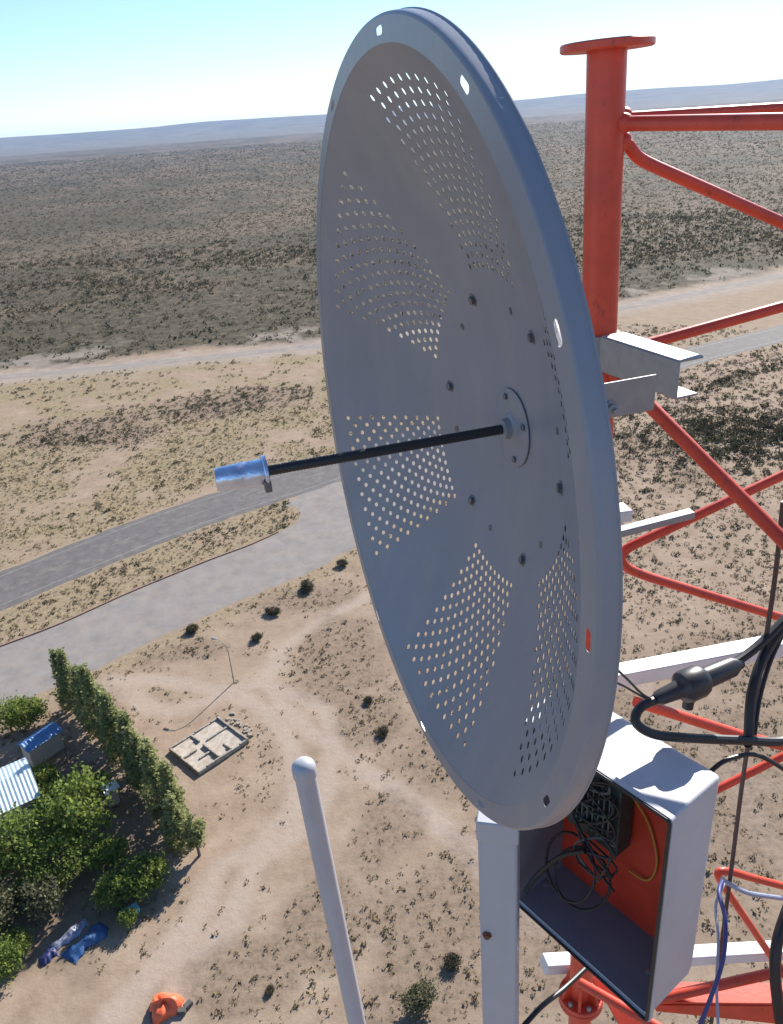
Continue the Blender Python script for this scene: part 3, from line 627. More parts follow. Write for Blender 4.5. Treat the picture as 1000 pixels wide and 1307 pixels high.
# ------------------------------------------------------------------ thin lamp post by the service road
g = ground(299, 871); t = thing('lamp_post', 'thin curved lamp post on the dirt lot near the service road', 'lamp post', g)
top = g+[0, 0, 4.2]; dv = nrm(np.r_[(ground(270, 862)-g)[:2], 0])
mb = MB(); mb.tube([g, g+[0, 0, 3.6], top+dv*0.15, top+dv*0.6+[0, 0, 0.45], top+dv*1.3+[0, 0, 0.6]], [0.06, 0.045, 0.04, 0.035, 0.03], 8); mb.build('pole', mat('grey_pole', (0.28, 0.27, 0.25), 0.6, 0.3), t)
mb = MB(); mb.box(top+dv*1.5+[0, 0, 0.58], 0.28, 0.1, 0.05, dv, np.cross([0, 0, 1], dv)); mb.build('lamp_head', M_GALV, t, bevel=0.02)

# ================================================================== THE TOWER
LEG_T, LEG_B = at_h(775, 64, 1.40), at_h(741, 1286, 1.405)
LEG_D = nrm(LEG_T-LEG_B); LR = 0.0295
def leg_at(z): return LEG_B+(LEG_T-LEG_B)*((z-LEG_B[2])/(LEG_T[2]-LEG_B[2]))
L1 = leg_at(47.0)
a1, a2 = math.radians(-50), math.radians(10); D1 = np.array([math.cos(a1), math.sin(a1), 0]); D2 = np.array([math.cos(a2), math.sin(a2), 0])
N1, N2 = np.array([-D1[1], D1[0], 0]), np.array([-D2[1], D2[0], 0])
FACE = 0.80
tower = thing('lattice_tower', 'red painted lattice tower leg and braces behind the dish', 'tower', (L1[0]+0.4, L1[1]-0.1, 0))
mb = MB(); mb.tube([LEG_B, LEG_T+LEG_D*0.002], LR, 28); mb.build('leg', M_RED, tower)
zb = LEG_B[2]
mb = MB(); mb.tube([(LEG_B[0], LEG_B[1], -0.3), LEG_B-[0, 0, 0.012]], LR, 16); mb.build('leg', M_RED, tower)
for Dq in (D1, D2):
    q = L1+Dq*FACE; mb = MB(); mb.tube([(q[0], q[1], -0.3), (q[0], q[1], LEG_T[2])], LR, 16); mb.build('leg', M_RED, tower)
    mb = MB(); mb.lathe([(0.062, 0), (0.066, 0.003), (0.066, 0.009), (0.062, 0.012)], (q[0], q[1], LEG_T[2]), (0, 0, 1), 32); mb.build('flange', M_RED, tower)
mb = MB(); mb.lathe([(0.066, 0), (0.0685, 0.002), (0.0685, 0.010), (0.066, 0.012)], LEG_T, LEG_D, 40); fl = mb.build('flange', M_RED, tower)
# splice flange low on the leg, with gussets and bolts
SP = leg_at(LEG_B[2]+0.03)
for dz in (0.0, 0.016):
    mb = MB(); mb.lathe([(0.056, 0), (0.058, 0.002), (0.058, 0.012), (0.056, 0.014)], SP+[0, 0, dz], (0, 0, 1), 36); mb.build('flange', M_RED, tower)
for k in range(6):
    a_ = k*math.pi/3+0.2; rv = np.array([math.cos(a_), math.sin(a_), 0]); tv = np.cross([0, 0, 1], rv)
    mb = MB(); b0 = SP+[0, 0, 0.03]
    mb.hexa([b0+rv*LR*0.9-tv*0.004, b0+rv*0.054-tv*0.004, b0+rv*0.054+tv*0.004, b0+rv*LR*0.9+tv*0.004],
            [b0+rv*LR*0.9-tv*0.004+[0, 0, 0.07], b0+rv*(LR+0.006)-tv*0.004+[0, 0, 0.07], b0+rv*(LR+0.006)+tv*0.004+[0, 0, 0.07], b0+rv*LR*0.9+tv*0.004+[0, 0, 0.07]]); mb.build('gusset', M_RED, tower, smooth=False)
    a_ += math.pi/6; q = SP+np.array([math.cos(a_)*0.046, math.sin(a_)*0.046, 0.03]); mb = MB(); mb.lathe([(0.0065, 0), (0.0065, 0.008), (0.004, 0.012)], q, (0, 0, 1), 6); mb.build('bolt', M_GALV, tower)
def f1(x, y, off=0.0): return on_plane(x, y, L1+N1*off, N1)
def f2(x, y, off=0.0): return on_plane(x, y, L1+N2*off, N2)
def rod(pts, r=0.0105, name='brace'):
    mb = MB(); mb.tube(pts, r, 14); return mb.build(name, M_RED, tower)
def run(a, b, k): return b+nrm(b-a)*k
# near face
rod([f1(780, 158), f1(1000, 155), run(f1(780, 158), f1(1000, 155), 0.45)], 0.0108)
a_, b_ = f1(815, 503), f1(1000, 690); rod([leg_at(a_[2]+0.03)+D1*0.02, a_, b_, run(a_, b_, 0.35)], 0.0115)
# far face
rod([f2(785, 151), f2(1000, 138), run(f2(785, 151), f2(1000, 138), 0.4)], 0.0085)
a_ = [f2(790, 178), f2(803, 186), f2(815, 201), f2(835, 212), f2(1000, 285)]; rod(a_[:1]+smooth_path(a_[1:4], 5)+[a_[4], run(a_[3], a_[4], 0.42)], 0.0098)
a_ = [f2(770, 456), f2(822, 440), f2(1000, 391)]; rod(a_+[run(a_[1], a_[2], 0.42)], 0.0098)
a_ = [f2(1000, 606), f2(860, 672), f2(812, 694), f2(797, 704), f2(793, 714), f2(803, 726), f2(830, 737), f2(1000, 789)]
rod([run(a_[1], a_[0], 0.35), a_[0]]+smooth_path(a_[1:7], 5)+[a_[7], run(a_[6], a_[7], 0.4)], 0.0098)
a_ = [f2(1000, 1243), f2(935, 1148), f2(921, 1126), f2(917, 1114), f2(930, 1112), f2(955, 1119), f2(1000, 1131)]
rod([run(a_[1], a_[0], 0.3), a_[0]]+smooth_path(a_[1:6], 5)+[a_[6], run(a_[5], a_[6], 0.3)], 0.0098)
a_ = [f2(905, 1013), f2(1000, 965)]; rod([run(a_[1], a_[0], 0.02)]+[a_[1], run(a_[0], a_[1], 0.4)], 0.0098)
a_ = [f2(812, 896), f2(945, 938), f2(1000, 952)]; rod(a_+[run(a_[1], a_[2], 0.4)], 0.012)
for (px, py, pl) in ((799, 157, f1), (799, 180, f2), (797, 150, f2), (796, 449, f2), (812, 500, f1), (795, 706, f2)):
    q = pl(px, py); lq_ = leg_at(q[2]); d_ = nrm((q-lq_)*[1, 1, 0]); mb = MB(); mb.lathe([(0.0165, -0.004), (0.0150, 0.003), (0.0125, 0.008), (0.0105, 0.010)], lq_+d_*(LR-0.001), d_, 14); mb.build('weld_bead', M_RED, tower)
# white cross beams bolted behind the leg
def angle_beam(pa, pb, w, h, name='cross_beam'):
    d = nrm(pb-pa); sd = nrm(np.cross(d, (0, 0, 1))); mb = MB()
    mb.box((pa+pb)/2+[0, 0, -h/2], np.linalg.norm(pb-pa)/2, w/2, h/2, d, sd, np.cross(sd, d)); return mb.build(name, M_WHITE, tower, bevel=0.003)
pa, pb = f2(785, 855, 0.055), f2(1000, 814, 0.055); angle_beam(run(pb, pa, 0.10), run(pa, pb, 0.5), 0.045, 0.036)
pa, pb = f2(694, 1225, 0.055), f2(990, 1208, 0.055); angle_beam(pa, run(pa, pb, 0.25), 0.042, 0.036)
# broad red channel and plates of the section joint low on the right
pa, pb = f1(845, 1284, 0.0), f1(1000, 1262, 0.0)
pa, pb = at(838, 1280, 1.72), at(1005, 1246, 1.66)
d = nrm((pb-pa)*[1, 1, 0]); sd = np.cross([0, 0, 1], d)
mb = MB(); q0 = pa; q1 = pa+d*np.linalg.norm(pb-pa)*1.6
w0 = q0-[0, 0, 0.004]; TW = 0.09
mb.hexa([w0-sd*0.003-[0, 0, 0.02], q1-sd*0.003-[0, 0, TW], q1+sd*0.003-[0, 0, TW], w0+sd*0.003-[0, 0, 0.02]], [w0-sd*0.003, q1-sd*0.003, q1+sd*0.003, w0+sd*0.003]); mb.build('joint_web', M_RED, tower)
mb = MB(); mb.bar(q0+sd*0.02+[0, 0, 0.004], q1+sd*0.02+[0, 0, 0.004], 0.045, 0.006); mb.build('joint_plate', M_RED, tower)
mb = MB(); mb.tube([q0+[0, 0, 0.012], q1+sd*0.05+[0, 0, 0.10]], 0.011, 12); mb.build('brace', M_RED, tower)
pa, pb = at(765, 1268, 1.86), at(842, 1312, 1.75); rod([run(pb, pa, 0.05), pa, pb, run(pa, pb, 0.3)], 0.011)
pa, pb = at(775, 1250, 1.9), at(820, 1330, 1.85); mb = MB(); mb.bar(run(pb, pa, 0.02), pb, 0.06, 0.006); mb.build('joint_plate', M_RED, tower)
# short grey strut clamped by the leg under the dish
pa, pb = f2(772, 684, -0.02), f2(884, 655, -0.02); mb = MB(); mb.bar(pa, pb, 0.022, 0.014); mb.build('strut', M_GALV, tower, bevel=0.002)
pa = f2(789, 655, -0.015); mb = MB(); mb.box(pa, 0.02, 0.02, 0.012, D2, N2); mb.build('strut_clamp', M_WHITE, tower, bevel=0.003)
# lacing of the rest of the mast, out of the picture
for (A0, B0) in ((L1, L1+D1*FACE), (L1, L1+D2*FACE), (L1+D1*FACE, L1+D2*FACE)):
    mb = MB(); zz = 45.2; k = 0
    while zz > 0.4:
        P_, Q_ = (A0, B0) if k % 2 == 0 else (B0, A0)
        mb.tube([(P_[0], P_[1], zz), (Q_[0], Q_[1], zz-0.55)], 0.0098, 6); zz -= 0.55; k += 1
    mb.build('lower_lacing', M_RED, tower)
mb = MB(); mb.box((L1[0]+0.45, L1[1]-0.15, 0.1), 0.9, 0.9, 0.12); mb.build('concrete_footing', mat('footing_concrete', (0.38, 0.36, 0.33), 0.9, var=0.15, scale=3), tower, bevel=0.03)

# ================================================================== THE DISH
AZ = 0.27; DN = np.array([-math.cos(AZ), -math.sin(AZ), 0]); DU = np.array([math.sin(AZ), -math.cos(AZ), 0]); DV = np.array([0, 0, 1.0])
DC = at(517.4, 569.9, 0.98); D0, RI, RO = 0.145, 0.4265, 0.4485
dish = thing('dish_antenna', 'round grey perforated dish antenna with dark feed boom mounted on the red tower leg', 'antenna', DC-DN*0.2-DV*0.45)
def dp(a, b, z): return DC+DU*a+DV*b+DN*z
def zpar(r): return -D0*(1-(r/RI)**2)
holes = []
for k in range(6):
    cang = -90+60*k+(-1.5 if k in (2, 3, 4) else 0)
    for ri in range(17):
        r = 0.201+0.0122*ri; off = 0.5 if ri % 2 else 0.0
        for q in range(10):
            a = -17+3.8*(q+off)
            if a > 17.5: continue
            # corners trimmed as on the pressed pattern
            holes.append((r, math.radians(cang+a)))
HR = 0.0036
hx = np.array([(r*math.cos(a), r*math.sin(a)) for r, a in holes])
pts = [(0.0, 0.0)]; edges = []
for r in np.arange(0.02, RI-0.005, 0.016):
    m = max(8, int(2*math.pi*r/0.02))
    for k in range(m):
        a = 2*math.pi*(k+(0.5 if int(r/0.016) % 2 else 0))/m; p = (r*math.cos(a), r*math.sin(a))
        if (np.hypot(hx[:, 0]-p[0], hx[:, 1]-p[1]) > HR*1.7).all(): pts.append(p)
NB = 160; s0 = len(pts)
for k in range(NB): a = 2*math.pi*k/NB; pts.append((RI*math.cos(a), RI*math.sin(a))); edges.append((s0+k, s0+(k+1) % NB))
HS = 10; hole_id = {}; hstart = len(pts)
for h, (x, y) in enumerate(hx):
    s0 = len(pts)
    for k in range(HS): a = 2*math.pi*k/HS; pts.append((x+HR*math.cos(a), y+HR*math.sin(a))); edges.append((s0+k, s0+(k+1) % HS))
ov, oe, of, iv, ie, if_ = delaunay_2d_cdt([Vector(p) for p in pts], edges, [], 0, 1e-6)
o2 = np.array([(p.x, p.y) for p in ov]); owner = np.full(len(ov), -1)
for k, src in enumerate(iv):
    for s in src:
        if s >= hstart: owner[k] = (s-hstart)//HS
tris = [t for t in of if not (owner[t[0]] >= 0 and owner[t[0]] == owner[t[1]] == owner[t[2]])]
TH = 0.0006
def lift(P, dz):
    r2 = (P**2).sum(1); z = -D0*(1-r2/RI**2)+dz; return DC+P[:, :1]*DU+P[:, 1:]*DV+z[:, None]*DN
gr = 2*D0/RI**2
nor = -(o2[:, :1]*gr*DU+o2[:, 1:]*gr*DV)+DN; nor /= np.linalg.norm(nor, axis=1)[:, None]
off = wloc(dish); n0 = len(o2)
Vf, Vb = lift(o2, 0)-off, lift(o2, 0)-nor*TH-off
F3 = []
for t in tris:
    p = Vf[list(t)]; g_ = np.cross(p[1]-p[0], p[2]-p[0])
    t = tuple(t) if g_ @ DN > 0 else tuple(t[::-1]); F3.append(t)
Fb = [tuple(i+n0 for i in t[::-1]) for t in F3]
Vw, Fw_ = [], []
inv = {}
for k, src in enumerate(iv):
    for s in src: inv[s] = k
for h in range(len(hx)):
    ids = [inv[hstart+h*HS+k] for k in range(HS)]; b0 = 2*n0+len(Vw)
    Vw += [Vf[q] for q in ids]+[Vb[q] for q in ids]
    Fw_ += [(b0+k, b0+HS+k, b0+HS+(k+1) % HS, b0+(k+1) % HS) for k in range(HS)]
me = bpy.data.meshes.new('reflector'); me.from_pydata(np.vstack([Vf, Vb, np.array(Vw)]).tolist(), [], F3+Fb+Fw_); me.update()
me.polygons.foreach_set('use_smooth', [True]*len(me.polygons)); me.materials.append(M_DISH)
wn = np.zeros((len(Vw), 3))
for h in range(len(hx)):
    for k in range(HS):
        a = 2*math.pi*k/HS; w_ = -(math.cos(a)*DU+math.sin(a)*DV); wn[h*2*HS+k] = w_; wn[h*2*HS+HS+k] = w_
me.normals_split_custom_set_from_vertices(np.vstack([nor, -nor, wn]).tolist())
link('reflector', me, dish)
# rim: flat slotted lip, then a rounded edge turned back
pts, edges = [], []; NB = 192
for rr in (RI-0.0005, RO):
    s0 = len(pts)
    for k in range(NB): a = 2*math.pi*k/NB; pts.append((rr*math.cos(a), rr*math.sin(a))); edges.append((s0+k, s0+(k+1) % NB))
hs = len(pts); SN = 16
for k in range(12):
    a = math.radians(30*k); s0 = len(pts); rm = 0.4378
    for q in range(SN):
        t = 2*math.pi*q/SN; dx = (0.0035 if math.cos(t) > 0 else -0.0035)*0+0.0042*math.sin(t); dy = 0.0042*math.cos(t)+(0.006 if math.cos(t) > 1e-6 else -0.006)
        r_ = rm+dx; aa = a+dy/rm; pts.append((r_*math.cos(aa), r_*math.sin(aa))); edges.append((s0+q, s0+(q+1) % SN))
ov, oe, of, iv, ie, if_ = delaunay_2d_cdt([Vector(p) for p in pts], edges, [], 0, 1e-7)
o2 = np.array([(p.x, p.y) for p in ov]); own = np.full(len(ov), -1)
for k, src in enumerate(iv):
    for s in src: own[k] = 100 if s < NB else (-1 if s < hs else (s-hs)//SN)
keep = [t for t in of if not (own[t[0]] >= 0 and own[t[0]] == own[t[1]] == own[t[2]])]
mb = MB(); fr = DC+o2[:, :1]*DU+o2[:, 1:]*DV; F3 = []
for t in keep:
    g_ = np.cross(fr[t[1]]-fr[t[0]], fr[t[2]]-fr[t[0]]); F3.append(tuple(t) if g_ @ DN > 0 else tuple(t[::-1]))
mb.add(fr, F3); mb.add(fr-DN*TH, [t[::-1] for t in F3])
inv = {s: k for k, src in enumerate(iv) for s in src}
for h in range(12):
    ids = [inv[hs+h*SN+k] for k in range(SN)]; mb.add([fr[q] for q in ids]+[fr[q]-DN*TH for q in ids], [(k, k+SN, SN+(k+1) % SN, (k+1) % SN) for k in range(SN)])
prof = [(RO, 0.0), (RO+0.0015, -0.0004), (RO+0.0027, -0.0014), (RO+0.0034, -0.003), (RO+0.0038, -0.0065), (RO+0.0040, -0.0165), (RO+0.0052, -0.0172), (RO+0.0052, -0.0182), (RO+0.0026, -0.0182), (RO+0.0020, -0.004), (RO, -TH)]
NB2 = 192; V = []
for r, h in prof:
    for k in range(NB2): a = 2*math.pi*k/NB2; V.append(dp(r*math.cos(a), r*math.sin(a), h))
F = [(i*NB2+k, (i+1)*NB2+k, (i+1)*NB2+(k+1) % NB2, i*NB2+(k+1) % NB2) for i in range(len(prof)-1) for k in range(NB2)]
pc = np.array(V); g_ = np.cross(pc[F[4*NB2][1]]-pc[F[4*NB2][0]], pc[F[4*NB2][2]]-pc[F[4*NB2][0]])
if g_ @ (pc[4*NB2]-DC) < 0: F = [q[::-1] for q in F]
mb.add(V, F)
mb.build('rim', M_DISH, dish, angle=50)
# bolts of the back ring, seen on the face
for k in range(6):
    a = math.radians(60*k-4); r = 0.166; p = dp(r*math.cos(a), r*math.sin(a), zpar(r)); nn = nrm(DN-(math.cos(a)*DU+math.sin(a)*DV)*gr*r)
    mb = MB(); mb.lathe([(0.0088, 0), (0.0088, 0.0010), (0.0054, 0.0013), (0.0054, 0.0045), (0.0035, 0.0052)], p-nn*0.0002, nn, 6); mb.build('bolt', M_BOLT, dish, smooth=False)
    a2_ = a+math.radians(22); p = dp(0.158*math.cos(a2_), 0.158*math.sin(a2_), zpar(0.158)); mb = MB(); mb.lathe([(0.0045, 0), (0.0045, 0.0008), (0.0, 0.001)], p-nn*0.0001, nn, 10); mb.build('rivet', M_BOLT, dish)
# hub and boom
mb = MB(); mb.lathe([(0.050, 0.0), (0.050, 0.0012), (0.047, 0.0018), (0.020, 0.0018), (0.017, 0.004), (0.0135, 0.005), (0.0125, 0.013), (0.009, 0.014)], dp(0, 0, -D0+0.0032), DN, 40); hub = mb.build('hub', M_DISH, dish)
for k in range(4):
    a = k*math.pi/2+1.9; mb = MB(); mb.lathe([(0.0042, 0), (0.0042, 0.0025), (0.003, 0.0032)], dp(0.040*math.cos(a), 0.040*math.sin(a), -D0+0.0049), DN, 6); mb.build('bolt', M_BOLT, hub, smooth=False)
mb = MB(); _z = np.linspace(-D0+0.012, 0.176, 150); mb.tube([dp(0, 0, q) for q in _z], [0.0058+0.0006*(k % 2) for k in range(150)], 16); mb.build('feed_boom', M_BOOM, dish)
mb = MB(); mb.lathe([(0.0185, 0), (0.0195, 0.001), (0.0195, 0.004), (0.0185, 0.005)], dp(0, 0, 0.170), DN, 32); fd = mb.build('feed_plate', M_FEED, dish)
mb = MB(); mb.lathe([(0.0152, 0.0), (0.0158, 0.002), (0.0152, 0.015), (0.0156, 0.022), (0.0148, 0.036), (0.0142, 0.052), (0.0128, 0.0555), (0.0, 0.0557)], dp(0, 0, 0.1745), DN, 32); mb.build('feed_can', M_FEED, dish)
mb = MB(); mb.box(dp(0.012, -0.013, 0.173), 0.006, 0.007, 0.004, DU, DV, DN); mb.build('feed_lug', M_BOLT, dish, bevel=0.001)
# back mount: ring, cone and channel bracket to the leg
BK = dp(0, 0, -D0-0.012)
mb = MB(); mb.lathe([(0.155, 0.018), (0.17, 0.022), (0.175, 0.018), (0.17, 0.006), (0.08, -0.016), (0.05, -0.03), (0.05, -0.055), (0.0, -0.056)], BK-DN*0.006, DN, 32); mb.build('back_mount', M_GALV, dish)
mA, mB = at(768, 429, 1.315), at(868, 463, 1.163); mA[2] = mB[2] = (mA[2]+mB[2])/2
cdv = nrm(mB-mA); csd = np.cross([0, 0, 1], cdv); mid = (mA+mB)/2; hl = np.linalg.norm(mB-mA)/2; WH = 0.056
mb = MB(); mb.box(mid+[0, 0, -WH/2], hl, 0.002, WH/2, cdv, csd); mb.box(mid+csd*0.022, hl, 0.0218, 0.002, cdv, csd); mb.box(mid+csd*0.020+[0, 0, -WH], hl, 0.0198, 0.002, cdv, csd)
mb.build('clamp_channel', M_GALV, dish, bevel=0.001)
pA, pB = at(742, 496, 1.128), at(838, 476, 1.158); pA[2] = pB[2] = (pA[2]+pB[2])/2
pdv = nrm(pB-pA); psd = np.cross([0, 0, 1], pdv); PH = 0.053; pq_ = pA-pdv*0.12
mb = MB(); mb.box((pq_+pB)/2+[0, 0, -PH/2], np.linalg.norm(pB-pq_)/2, 0.002, PH/2, pdv, psd); mb.box((pq_+pB)/2+psd*0.017+[0, 0, -PH], np.linalg.norm(pB-pq_)/2, 0.0165, 0.002, pdv, psd)
mb.build('channel_bracket', M_GALV, dish, bevel=0.001)
q = on_plane(779, 521, pA-psd*0.0022, psd); mb = MB(); mb.lathe([(0.012, 0), (0.012, 0.002), (0.009, 0.0025), (0.009, 0.010), (0.005, 0.011), (0.005, 0.018), (0.0, 0.018)], q, -psd, 6); mb.build('bracket_bolt', M_GALV, dish, smooth=False)
mb = MB(); mb.bar(BK-DN*0.04, (pq_+pA)/2+[0, 0, -PH/2]+psd*0.01, 0.05, 0.05); mb.build('bracket_arm', M_GALV, dish, bevel=0.002)
lg = leg_at(mA[2]-WH/2); mb = MB(); mb.lathe([(LR+0.0005, -0.022), (LR+0.005, -0.022), (LR+0.005, 0.022), (LR+0.0005, 0.022)], lg, (0, 0, 1), 28); mb.build('leg_clamp', M_GALV, dish)

# ================================================================== EQUIPMENT BOX
def plan(ang, h): return np.array([math.sin(math.radians(ang))*h, math.cos(math.radians(ang))*h])
PTR = plan(23.9, 1.0); wv = nrm(np.r_[PTR-plan(10.0, 1.20), 0]); BW = 0.335; dv = np.array([-wv[1], wv[0], 0]); dv = dv if dv[0] > 0 else -dv   # depth direction, away from opening
BD, BT, BB = 0.172, CAM_H-1.022, CAM_H-1.525
def bx(s, d, z): return np.r_[PTR, 0]-wv*s+dv*d+np.array([0, 0, z])     # s: 0 right edge .. BW left edge
box = thing('equipment_box', 'open white plastic equipment box with red back panel and tangled wiring', 'electrical box', bx(BW/2, BD/2, BB))
# shell with chamfered rear corners
def shell(inset, d0, d1, ch):
    s0, s1, z0, z1 = inset, BW-inset, BB+inset, BT-inset
    front = [(s0, z0), (s1, z0), (s1, z1), (s0, z1)]
    def loop(k, d):
        r = 0.006+k
        out = []
        for (cx_, cz_, a0) in ((s0+r, z0+r, 180), (s1-r, z0+r, 270), (s1-r, z1-r, 0), (s0+r, z1-r, 90)):
            for q in range(5):
                a = math.radians(a0+90*q/4); out.append((cx_+r*math.cos(a), cz_+r*math.sin(a), d))
        return out
    return loop
out = shell(0, 0, 0, 0); inn = shell(0.006, 0, 0, 0)
def to3(L): return [bx(s, d, z) for s, z, d in L]
def inset_loop(L, e, d):
    cs, cz = BW/2, (BB+BT)/2; return [(s+(cs-s)/abs(cs-s)*min(e, abs(cs-s)), z+(cz-z)/abs(cz-z)*e, d) for s, z, _ in L]
base = out(0, 0)
loops = [base, inset_loop(base, 0.0, BD-0.045), inset_loop(base, 0.004, BD-0.03), inset_loop(base, 0.030, BD-0.004), inset_loop(base, 0.036, BD)]
ib = inset_loop(base, 0.006, 0.0)
inner = [inset_loop(base, 0.007, BD-0.034), ib]
mb = MB(); allL = loops; V = []
for L_ in allL: V += to3(L_)
n = len(base); F = [(i*n+k, i*n+(k+1) % n, (i+1)*n+(k+1) % n, (i+1)*n+k) for i in range(len(allL)-1) for k in range(n)]
F.append(tuple((len(allL)-1)*n+k for k in range(n)))
mb.add(V, F)
mb.add(to3(base)+to3(ib), [(k, n+k, n+(k+1) % n, (k+1) % n) for k in range(n)])
mb.build('shell', M_BOX, box, angle=50)
mb = MB(); V = to3(inner[1])+to3(inner[0]); F = [(k, n+k, n+(k+1) % n, (k+1) % n) for k in range(n)]; mb.add(V, F); mb.build('liner', M_BOXIN, box, angle=50)
mb = MB(); V = to3(inset_loop(base, 0.0072, BD-0.035)); mb.add(V, [tuple(range(n))[::-1]]); V2 = to3(inset_loop(base, 0.0072, BD-0.032)); mb.add(V2, [tuple(range(n))])
mb.build('back_panel', M_REDPANEL, box, smooth=False)
# lip, black gasket
lipo, lipi = inset_loop(base, -0.006, -0.004), inset_loop(base, 0.001, -0.004)
mb = MB(); A1, A2, A3, A4 = to3(inset_loop(base, -0.006, 0.006)), to3(lipo), to3(lipi), to3(inset_loop(base, 0.001, 0.004))
mb.add(A1+A2+A3+A4, [(i*n+k, (i+1)*n+k, (i+1)*n+(k+1) % n, i*n+(k+1) % n) for i in range(3) for k in range(n)]); mb.build('lip', M_BOX, box, angle=40)
mb = MB(); G = to3(inset_loop(base, -0.0015, -0.0065)); mb.tube(G+[G[0], G[1]], 0.0032, 8, cap=False); mb.build('gasket', M_BLACK, box)
# contents
rng = np.random.default_rng(11)
mb = MB(); mb.box(bx(0.215, BD-0.064, BT-0.20), 0.062, 0.022, 0.085, wv, dv); rd = mb.build('radio_board', M_PCB, box, bevel=0.003)
for k in range(9):
    mb = MB(); mb.box(bx(0.165+0.0125*k, BD-0.095, BT-0.19), 0.0015, 0.008, 0.055, wv, dv); mb.build('heat_sink_fin', mat('fin_grey', (0.10, 0.12, 0.12), 0.5, 0.4), rd)
for k in range(6):
    p = [bx(0.20+rng.normal()*0.04, BD-0.055-rng.random()*0.05, BT-0.10-0.27*q/6+rng.normal()*0.015) for q in range(7)]
    p = [bx(0.19+0.05*math.sin(q*1.7+k)+rng.normal()*0.012, BD-0.095-0.025*rng.random(), BT-0.09-0.035*q+rng.normal()*0.012) for q in range(8)]
    mb = MB(); mb.tube(smooth_path(p, 6), 0.0026, 6); mb.build('wire', [M_BLACK, M_BLACK, M_PCB, M_BLACK, mat('grey_wire', (0.10, 0.11, 0.115), 0.5)][k % 5], box)
for (s_, z_, r_, tl) in ((0.235, 0.355, 0.062, 0.2), (0.205, 0.36, 0.058, -0.3)):
    p = [bx(s_+r_*math.cos(a), 0.04+0.03*math.sin(a*1.0+tl)+0.01, BT-z_+r_*0.95*math.sin(a)) for a in np.linspace(0, 2*math.pi*1.02, 26)]
    mb = MB(); mb.tube(p, 0.0030, 8); mb.build('coiled_cable', M_BLACK, box)
p = [bx(0.30, -0.012, BT-0.44), bx(0.29, 0.02, BT-0.40), bx(0.25, 0.04, BT-0.33), bx(0.20, 0.05, BT-0.28)]; mb = MB(); mb.tube(smooth_path(p, 8), 0.005, 8); mb.build('wire', M_BLACK, box)
p = [bx(0.165, BD-0.045, BT-0.15), bx(0.12, BD-0.041, BT-0.20), bx(0.095, BD-0.04, BT-0.28), bx(0.11, BD-0.04, BT-0.345), bx(0.15, BD-0.045, BT-0.35)]
mb = MB(); mb.tube(smooth_path(p, 8), 0.0022, 6); mb.build('wire', M_YEL, box)
for (s_, z_) in ((0.02, 0.015), (BW-0.02, 0.015), (0.05, 0.02)):
    mb = MB(); mb.lathe([(0.006, 0), (0.006, 0.003), (0.0, 0.004)], bx(s_, 0.07, BB+0.0065), (0, 0, 1), 10); mb.build('screw', M_GALV, box)
# rear bracket to the leg
lq = leg_at(BT-0.25)
for dz in (0.10, -0.10):
    mb = MB(); e = lq+np.array([0, 0, dz]); f_ = e-dv*((e-bx(0, BD, 0))[:2] @ dv[:2]+0.0005); f_[2] = e[2]
    mb.bar(f_, e-dv*LR*0.9, 0.05, 0.03); mb.build('wall_bracket', M_GALV, box)

# ================================================================== SQUARE MAST AND SLIM ANTENNA
pq = [at_h(609, 1052, 1.0), at_h(661, 1052, 1.0)]; zt = pq[0][2]; mc = (pq[0]+pq[1])/2; mw_ = np.linalg.norm((pq[1]-pq[0])[:2])/2
vx = nrm(np.r_[(pq[1]-pq[0])[:2], 0]); vy = np.cross([0, 0, 1], vx); vx2 = nrm(vx+vy*-0.10); vy2 = np.cross([0, 0, 1], vx2)
mast = thing('square_mast', 'pale square steel mast tube standing just below the dish', 'mast', (mc[0], mc[1], 44.6))
mb = MB(); mb.box(np.array([mc[0], mc[1], (zt+44.6)/2])+vy2*mw_, mw_, mw_, (zt-44.6)/2, vx2, vy2); mb.build('tube', M_OMNI, mast, bevel=0.005)
mb = MB(); mb.box(np.array([mc[0], mc[1], zt-0.02])+vy2*mw_, mw_+0.0022, mw_+0.0022, 0.0225, vx2, vy2); mb.build('top_cap', M_OMNI, mast, bevel=0.003)
q = on_plane(622, 1193, np.array([mc[0], mc[1], 46])-vy2*0.0005, vy2); mb = MB(); mb.lathe([(0.009, 0), (0.009, 0.002), (0.006, 0.003), (0.006, 0.007), (0.0, 0.0075)], q, -vy2, 6); mb.build('bolt', M_RUST, mast, smooth=False)
arm_e = np.array([leg_at(45.5)[0], leg_at(45.5)[1], 44.8])
mb = MB(); mb.bar(np.array([mc[0], mc[1], 44.8])+vy2*mw_, arm_e, 0.04, 0.04); mb.build('support_arm', M_GALV, mast)

o0, o1 = at_h(387.5, 978, 1.5), at_h(456, 1307, 1.5); ax = nrm(o0-o1); om = thing('omni_antenna', 'slim white fibreglass antenna tube with domed cap rising alone over the dirt lot', 'antenna', o1-ax*1.0)
orad = 0.0262
mb = MB(); mb.tube([o1-ax*1.0, o0], orad, 32); mb.build('radome', M_OMNI, om)
mb = MB(); R_ = orad*1.12; mb.lathe([(R_*0.97, -0.030), (R_, -0.028), (R_, -0.004)]+[(R_*math.cos(a), -0.004+R_*0.8*math.sin(a)) for a in np.linspace(0.15, math.pi/2, 8)], o0, ax, 32); mb.build('end_cap', M_OMNI, om)
e = o1-ax*0.9; mb = MB(); mb.tube([e, np.array([L1[0], L1[1], e[2]-0.1])], 0.02, 10); mb.build('support_arm', M_GALV, om)

